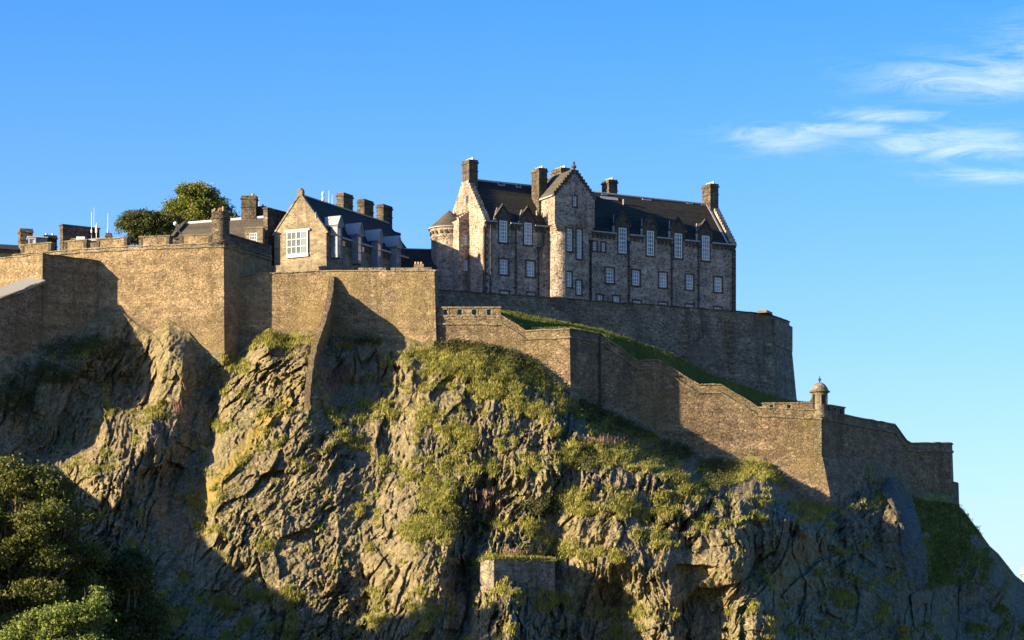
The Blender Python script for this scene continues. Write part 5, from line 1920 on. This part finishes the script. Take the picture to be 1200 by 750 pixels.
mast(107.3, 248, 276, 398, 'thin white mast, second tallest of the three by the long dark stack')
mast(110.2, 243, 276, 399, 'tallest and faintest thin mast by the long dark stack', 0.035)
mast(113.0, 261, 276, 397, 'short stubby white mast right of the long dark stack', 0.07, (0.3, 0.6))
mast(126.5, 250, 275, 399, 'lone thin white mast between the long dark stack and the dark tree')
mast(303.5, 232, 258, 405, 'thin mast beside the tall chimney of the brown-roofed barrack', 0.04)
mast(378.6, 224, 246, 412, 'banded white mast behind the hall ridge, left of three', 0.09, (0.3, 0.55, 0.8))
mast(385.4, 223, 248, 413, 'thin mast behind the hall ridge, middle of three', 0.045)
mast(389.3, 228, 250, 412, 'thin mast behind the hall ridge nearest the first square stack', 0.045)

# lamp with a slanting strut on the bastion
b_ = W(206, 287, 376)
T = thing('floodlight', 'pale ball lamp on a slanting strut above the bastion embrasure', 'floodlight', b_)
mb = MB()
mb.tube([W(213, 276, 376), W(205.5, 262.5, 376)], [0.12, 0.1], 6)
mb.tube([W(213, 276, 376), W(213, 288, 376)], [0.14, 0.14], 6)
mb.build('strut', M['iron'], T)
mb = MB()
c = W(205.5, 262, 376)
mb.lathe((c.x, c.y), [(0.05, c.z - 0.3), (0.26, c.z - 0.15), (0.3, c.z), (0.26, c.z + 0.15), (0.05, c.z + 0.3)], 12)
mb.build('lamp_head', M['white'], T)

# pale building beyond the right edge of the rock
T = thing('pale_building', 'pale building far beyond the foot of the crag at the right edge', 'building', ((1198 - HU) * 620 / FPX, 620, 0))
x0 = (1198 - HU) * 620 / FPX
mb = MB()
FPl = Plane(x0, 620, R(-11))
zt = zof(673, 620)
hol = [(1.4 + 3.2 * k, 2.7 + 3.2 * k, 3 + 3.6 * j, 5.2 + 3.6 * j) for k in range(6) for j in range(8)]
wall_holes(mb, FPl, 0, 20, 0, zt, hol, 0.3)
mb.quad(FPl(0, 0, -12), FPl(0, 0, 0), FPl(0, zt, 0), FPl(0, zt, -12))
mb.quad(FPl(20, 0, 0), FPl(20, 0, -12), FPl(20, zt, -12), FPl(20, zt, 0))
mb.build('wall', M['concrete'], T)
mb = MB()
mb.prism([FPl(-0.4, zt, 0.4), FPl(-0.4, zt + 1.6, -3), FPl(-0.4, zt + 1.6, -9), FPl(-0.4, zt, -12.4)], FPl(20.8, 0, 0) - FPl(0, 0, 0))
mb.build('roof', M['concrete'], T)
for (a, b, c, d) in hol:
    mb = MB()
    mb.pbox(FPl, a, b, c, d, -0.28, -0.2)
    mb.build('window', M['pane_dark'], T)

# ------------------------------------------------------------------ safety net over the hump below the wall
def build_net():
    uu = np.linspace(1026, 1086, 70)
    tt = np.linspace(0, 1, 110)
    left = np.interp(tt, [0, .12, .35, 1], [1043, 1032, 1052, 1064])
    right = np.interp(tt, [0, .12, .35, .7, 1], [1050, 1066, 1076, 1086, 1088])
    V = 559 + (690 - 559) * tt
    U = left[:, None] + (right - left)[:, None] * np.linspace(0, 1, 60)[None, :]
    Vv = np.repeat(V[:, None], 60, 1)
    jj = np.clip(np.searchsorted(us, U), 0, len(us) - 1)
    Yr = np.zeros_like(U)
    for a in range(U.shape[0]):
        for b in range(U.shape[1]):
            col = RV[:, jj[a, b]]
            i = min(np.searchsorted(col, Vv[a, b]), len(col) - 1)
            Yr[a, b] = RP[i, jj[a, b], 1]
    # the net spans from high point to high point
    k = 9
    pad = np.pad(Yr, k, mode='edge')
    mn = np.min(np.stack([pad[k + p:k + p + Yr.shape[0], k + q:k + q + Yr.shape[1]] for p in range(-k, k + 1, 3) for q in range(-k, k + 1, 3)]), 0)
    bul = np.sin(np.linspace(0, math.pi, 60))[None, :] * np.interp(tt, [0, .15, .5, 1], [0.3, 0.9, 0.8, 0.2])[:, None]
    Yn = 0.5 * mn + 0.5 * Yr - 0.25 - bul + 0.22 * fbm(U / 5.0 + Vv / 60.0, Vv / 40.0, 4, 15)
    P = np.stack([(U - HU) * Yn / FPX, Yn, CZ + (HV - Vv) * Yn / FPX], -1)
    n0, n1 = U.shape
    back = P + np.array([0, 0.08, 0])
    idx = np.arange(n0 * n1).reshape(n0, n1)
    f = np.stack([idx[:-1, :-1], idx[1:, :-1], idx[1:, 1:], idx[:-1, 1:]], -1).reshape(-1, 4)
    o = np_mesh('rock_netting', P.reshape(-1, 3), f, M['net'], smooth=True)
    tag(o, 'grey wire safety netting draped over the rock hump below the end of the curtain wall', 'netting')


build_net()


# ------------------------------------------------------------------ vegetation
def blades(name, pts, h, w, mat, label, cat, lean=0.5, per=6, spread=0.25, out=(0.0, -0.5), kind='stuff', seed=1, flat=0.0):
    rg = np.random.default_rng(seed)
    n = len(pts)
    P = np.repeat(np.asarray(pts), per, 0) + rg.normal(0, spread, (n * per, 3)) * np.array([1, 0.6, 0.25])
    hh = rg.uniform(h[0], h[1], n * per)
    ang = rg.uniform(0, 2 * math.pi, n * per)
    ww = rg.uniform(w[0], w[1], n * per)
    side = np.stack([np.cos(ang), np.sin(ang), np.zeros_like(ang)], -1) * ww[:, None]
    ln = rg.normal(0, lean, (n * per, 2)) + np.array(out)
    tip = P + np.stack([ln[:, 0] * hh, ln[:, 1] * hh, hh * (1 - flat)], -1)
    mid = P + np.stack([ln[:, 0] * hh * .35, ln[:, 1] * hh * .35, hh * .62], -1)
    v = np.stack([P - side, P + side, mid + side * .7, tip, mid - side * .7], 1).reshape(-1, 3)
    m = n * per
    b = np.arange(m) * 5
    f = np.stack([b, b + 1, b + 2, b + 3, b + 4], -1)
    o = np_mesh(name, v, f, mat)
    tag(o, label, cat, kind=kind)
    return o


def sample_rock(weight, n, seed, jitter=True):
    rg = np.random.default_rng(seed)
    w = weight.ravel()
    w = w / w.sum()
    k = rg.choice(w.size, n, p=w)
    return RP.reshape(-1, 3)[k]


vis = (RU > -40) & (RU < 1240) & (RD > 1) & (RV < 800)
clump = smooth(-0.25, 0.35, fbm(RU / 7.0, RV / 6.0, 3, 71))
wg_ = np.where(vis & (RU < 1065), smooth(0.46, 0.70, RG) * (0.1 + clump), 0)
blades('crag_grass', sample_rock(wg_, 34000, 3), (0.2, 0.55), (0.03, 0.07), M['grass'], 'long yellow-green grass growing on the ledges of the crag', 'grass', lean=0.28, out=(0.25, -0.55), seed=4)
wg_ = np.where(vis, smooth(0.24, 0.44, RG) * 0.5 + 0.015, 0)
blades('sparse_grass', sample_rock(wg_, 9000, 5), (0.2, 0.55), (0.03, 0.07), M['grass'], 'thin dry grass in the cracks of the bare rock', 'grass', seed=6)
wg_ = np.where(vis & (RU >= 1065), smooth(0.36, 0.6, RG), 0)
blades('slope_grass', sample_rock(wg_, 5000, 31), (0.15, 0.4), (0.03, 0.06), M['lawn'], 'short green grass on the steep slope right of the netting', 'grass', seed=32)
rgr = np.random.default_rng(41)
rw = [W(*p) for p in RW[:4]]
rp = []
for a_, b_ in zip(rw, rw[1:]):
    for k in range(60):
        q = a_.lerp(b_, rgr.uniform())
        rp.append((q.x + 0.2, q.y + rgr.uniform(0, 1.2), q.z + 0.1))
blades('ruin_grass', np.array(rp), (0.2, 0.55), (0.03, 0.07), M['grass'], 'dry grass on top of the small ruined wall', 'grass', seed=42)
bp = BANK.reshape(-1, 3)
rgx = np.random.default_rng(8)
sel = bp[rgx.choice(len(bp), 16000)] + rgx.normal(0, 0.3, (16000, 3)) * np.array([1, 1, 0])
blades('bank_grass', sel, (0.10, 0.22), (0.03, 0.06), M['lawn'], 'short green lawn on the bank between the two long walls', 'grass', seed=9, per=5)


def bump_w(lst):
    g_ = np.zeros_like(RU)
    for (a, b, ru, rv, s) in lst:
        g_ = np.maximum(g_, s * np.exp(-(((RU - a) / ru) ** 2 + ((RV - b) / rv) ** 2) * 1.3))
    return np.where(vis & (g_ > 0.12), g_, 0)


wh = bump_w([(535, 405, 26, 8, 1), (575, 408, 26, 10, 1), (615, 422, 30, 13, 1), (640, 436, 18, 10, .6), (684, 480, 12, 12, .8), (700, 486, 22, 14, .9), (740, 505, 30, 14, .8), (790, 530, 26, 10, .8), (432, 396, 40, 8, .7), (100, 410, 50, 14, .5), (20, 470, 24, 26, .6),
             (60, 440, 40, 14, .5), (840, 556, 18, 20, .7), (640, 595, 26, 12, .5), (545, 612, 30, 14, .5), (690, 540, 20, 14, .4)])
pts = sample_rock(wh, 1900, 12)
rgx = np.random.default_rng(13)
# each shrub twig cluster: small leaf faces
def leaf_cloud(centres, n_per, rad, size, seed):
    rg = np.random.default_rng(seed)
    n = len(centres) * n_per
    C = np.repeat(np.asarray(centres), n_per, 0) + rg.normal(0, 1, (n, 3)) * np.asarray(rad)
    a = rg.normal(0, 1, (n, 3))
    a /= np.linalg.norm(a, axis=1)[:, None]
    b = np.cross(a, rg.normal(0, 1, (n, 3)))
    b /= np.linalg.norm(b, axis=1)[:, None]
    s = rg.uniform(size[0], size[1], n)[:, None]
    a, b = a * s, b * s * 0.62
    v = np.stack([C - a, C + b * 0.9 - a * 0.1, C + a, C - b * 0.9 + a * 0.1], 1).reshape(-1, 3)
    f = np.arange(n * 4).reshape(n, 4)
    return v, f


v, f = leaf_cloud(pts + np.array([0, -0.25, 0.3]), 26, (0.34, 0.3, 0.28), (0.06, 0.16), 14)
tag(np_mesh('undergrowth', v, f, M['heather']), 'dark heather and scrub along the foot of the walls', 'undergrowth', kind='stuff')
wf = bump_w([(722, 519, 34, 5, 1), (770, 525, 26, 5, .7), (572, 596, 14, 8, .8), (604, 652, 16, 4, 1.2), (640, 652, 16, 4, .6), (388, 455, 12, 10, .7), (392, 442, 22, 10, .5), (205, 480, 8, 14, .4), (355, 388, 14, 6, .4), (562, 582, 18, 8, .5)])
blades('fireweed', sample_rock(wf, 330, 15), (0.5, 1.0), (0.03, 0.06), M['fireweed'], 'pink fireweed spikes in the grass of the ledges', 'wildflowers', lean=0.12, per=5, spread=0.28, out=(0, -0.1), seed=16)


def tree(name, label, base, top, blobs, mat, n_cl, per, size, cl_rad, group=None, trunk_r=0.45, seed=1, airy=1.0):
    """blobs: (dx, dy, z, rx, ry, rz) in metres about the base; leaves in clusters near the blobs' surfaces"""
    rg = np.random.default_rng(seed)
    t_ = thing(name, label, 'tree', base, group)
    bx_, by_, bz_ = base
    tk = MB()
    hmax = max(b[2] for b in blobs)
    lean = [(bx_, by_, bz_ - 1.5), (bx_ + 0.2, by_, bz_ + hmax * .3), (bx_ - 0.15, by_ + .1, bz_ + hmax * .6), (bx_ + 0.1, by_, bz_ + hmax * .95)]
    tk.tube(lean, [trunk_r * 1.25, trunk_r, trunk_r * .7, trunk_r * .2], 10)
    for b in blobs:
        st = Vector(lean[1]).lerp(Vector(lean[2]), rg.uniform(0, 1))
        en = Vector((bx_ + b[0], by_ + b[1], bz_ + b[2]))
        md = st.lerp(en, 0.55) + Vector((rg.uniform(-.4, .4), rg.uniform(-.4, .4), -0.3))
        tk.tube([st, md, en], [trunk_r * .45, trunk_r * .28, trunk_r * .08], 7)
        for k in range(5):
            d = rg.normal(0, 1, 3)
            d /= np.linalg.norm(d)
            e2 = en + Vector((d[0] * b[3], d[1] * b[4], d[2] * b[5])) * 0.85
            tk.tube([en.lerp(st, 0.2), en.lerp(e2, 0.5) + Vector((0, 0, .15)), e2], [trunk_r * .16, trunk_r * .09, trunk_r * .03], 5)
    tk.build('trunk', M['bark'], t_, smooth=True)
    B_ = np.array([b[:6] for b in blobs])
    lo, hi = (B_[:, :3] - B_[:, 3:]).min(0), (B_[:, :3] + B_[:, 3:]).max(0)
    cs = np.zeros((0, 3))
    k0 = rg.uniform(0, 90)
    while len(cs) < n_cl:
        q = rg.uniform(lo, hi, (n_cl * 4, 3))
        e = np.min((((q[:, None, :] - B_[None, :, :3]) / B_[None, :, 3:]) ** 2).sum(-1), 1)
        nz = vnoise(q[:, 0] * .42 + k0, q[:, 2] * .62, seed) + vnoise(q[:, 1] * .42 + k0, q[:, 2] * .62 + 31, seed + 3) + 0.6 * vnoise(q[:, 0] * 1.1, q[:, 2] * 1.3 + q[:, 1] * .8, seed + 6)
        keep = (e < 1 + 0.3 * nz) & (nz > -0.42 - 0.9 * (1 - airy) + 0.25 * (1 - np.minimum(e, 1)))
        cs = np.concatenate([cs, q[keep]])
    cs = cs[:n_cl] + np.array([bx_, by_, bz_])
    v, f = leaf_cloud(cs, per, cl_rad, size, seed + 50)
    np_mesh('crown', v, f, mat, parent=t_)
    return t_


def blobset(seed, n, R_, zc, H_):
    rg = random.Random(seed)
    out = [(0, 0, zc, R_ * .42, R_ * .42, H_ * .5)]
    for k in range(n):
        a = rg.uniform(0, 2 * math.pi)
        e = rg.uniform(-0.7, 1.0)
        q = math.sqrt(max(0.05, 1 - e * e))
        k2 = rg.uniform(.6, .95)
        out.append((R_ * k2 * q * math.cos(a), R_ * k2 * q * math.sin(a), zc + H_ * .72 * e, R_ * rg.uniform(.16, .34), R_ * rg.uniform(.16, .34), H_ * rg.uniform(.08, .2)))
    return out


# behind the bastion
b_ = W(163, 268, 398); b_.z = 62
zc = zof(264, 398) - 62
tree('dark_tree', 'low dark evergreen tree behind the bastion, left of the golden-green tree', tuple(b_), 0,
     [(-0.6, 0, zc, 2.2, 2, 1.9), (-1.7, 0, zc - .5, 1.4, 1.6, 1.3), (1.2, 0, zc + .3, 1.9, 1.8, 1.7), (2.4, .4, zc - .2, 1.5, 1.5, 1.5), (0.2, -.3, zc + .9, 1.4, 1.4, 1.1), (-0.9, 0, zc + .7, 1.2, 1.2, 1.0), (0.4, 0, zc - 1.6, 2.8, 1.8, 1.2), (3.6, .2, zc + .2, 1.2, 1.3, 1.1), (3.3, 0, zc - 1.5, 1.5, 1.4, 1.1), (4.7, .5, zc + .3, 1.4, 1.3, 1.3), (5.2, .5, zc - 1.2, 1.4, 1.3, 1.1)],
     M['leaf_green'], 560, 46, (0.08, 0.20), (0.36, 0.36, 0.22), None, 0.25, 21, 0.5)
b_ = W(231, 268, 404); b_.z = 62
zc = zof(244, 404) - 62
tree('golden_tree', 'rounded golden-green tree rising behind the brown-roofed barrack', tuple(b_), 0,
     [(0, 0, zc, 3.4, 3, 3.0), (-2.6, 0, zc - .8, 2.1, 2, 2.0), (2.8, 0, zc - .6, 2.2, 2, 2.1), (-1.2, -.5, zc + 1.7, 1.8, 1.8, 1.5), (1.2, 0, zc + 1.6, 1.7, 1.7, 1.5), (4.0, .3, zc - 1.9, 1.7, 1.6, 1.6), (-3.6, 0, zc - 2.0, 1.6, 1.6, 1.5), (0.3, -.6, zc - 1.8, 3.4, 2.0, 1.6), (0.1, 0, zc + 2.6, 1.2, 1.2, 1.1), (-4.6, 0, zc - 1.2, 1.2, 1.2, 1.1), (-3.2, .2, zc + .4, 1.3, 1.3, 1.0), (3.3, 0, zc + .7, 1.3, 1.3, 1.1), (5.0, 0, zc - 1.0, 1.0, 1.1, .9), (-5.0, -.5, zc - 2.3, 1.6, 1.5, 1.3)],
     M['leaf_gold'], 820, 46, (0.09, 0.22), (0.42, 0.42, 0.26), None, 0.35, 22, 0.35)
# at the foot of the crag
b_ = W(18, 860, 296); b_.z = 0
ztp = zof(547, 296)
tree('tall_tree', 'tallest tree at the foot of the crag, with dark leaves and sunlit left tips', (b_.x, 296, 0), 0, blobset(5, 84, 8.0, ztp - 10.6, 13.2), M['leaf_warm'], 2500, 46, (0.10, 0.26), (0.60, 0.60, 0.26), 'trees at the foot of the crag', 0.5, 23)
b_ = W(84, 860, 302)
ztp = zof(640, 302)
tree('round_tree', 'dark middle tree half hidden between the tallest and the light green tree', (b_.x, 302, 0), 0, blobset(9, 40, 5.2, ztp - 7.0, 8.6), M['leaf_warm'], 900, 54, (0.10, 0.25), (0.55, 0.55, 0.28), 'trees at the foot of the crag', 0.4, 24)
b_ = W(146, 860, 306)
ztp = zof(640, 306)
tree('shady_tree', 'shaded dark green tree right of the light green one, against the rock', (b_.x, 306, 0), 0, blobset(13, 44, 3.7, ztp - 7.5, 9.0), M['leaf_green'], 850, 54, (0.10, 0.25), (0.55, 0.55, 0.30), 'trees at the foot of the crag', 0.4, 25)
b_ = W(72, 860, 268)
ztp = zof(688, 268)
tree('light_green_tree', 'light green tree lowest in front of the darker trees', (b_.x, 268, 0), 0,
     [(2.4, 0, ztp - 1.4, 2.0, 2, 1.5), (0.6, 0, ztp - 2.6, 2.3, 2, 1.7), (-1.6, 0, ztp - 3.6, 2.2, 2, 1.5), (-3.4, 0, ztp - 4.7, 2.0, 2, 1.4), (1.4, -.5, ztp - 4.2, 2.6, 2, 1.8), (3.6, 0, ztp - 3.0, 1.5, 1.5, 1.5), (-0.6, -.6, ztp - 5.6, 3.4, 2, 1.6), (-5.0, 0, ztp - 5.8, 1.8, 1.8, 1.4), (2.6, 0, ztp - 6.6, 2.4, 2, 1.6)],
     M['leaf_lime'], 620, 46, (0.09, 0.22), (0.46, 0.46, 0.22), 'trees at the foot of the crag', 0.3, 26)
print('objects', len(bpy.data.objects))
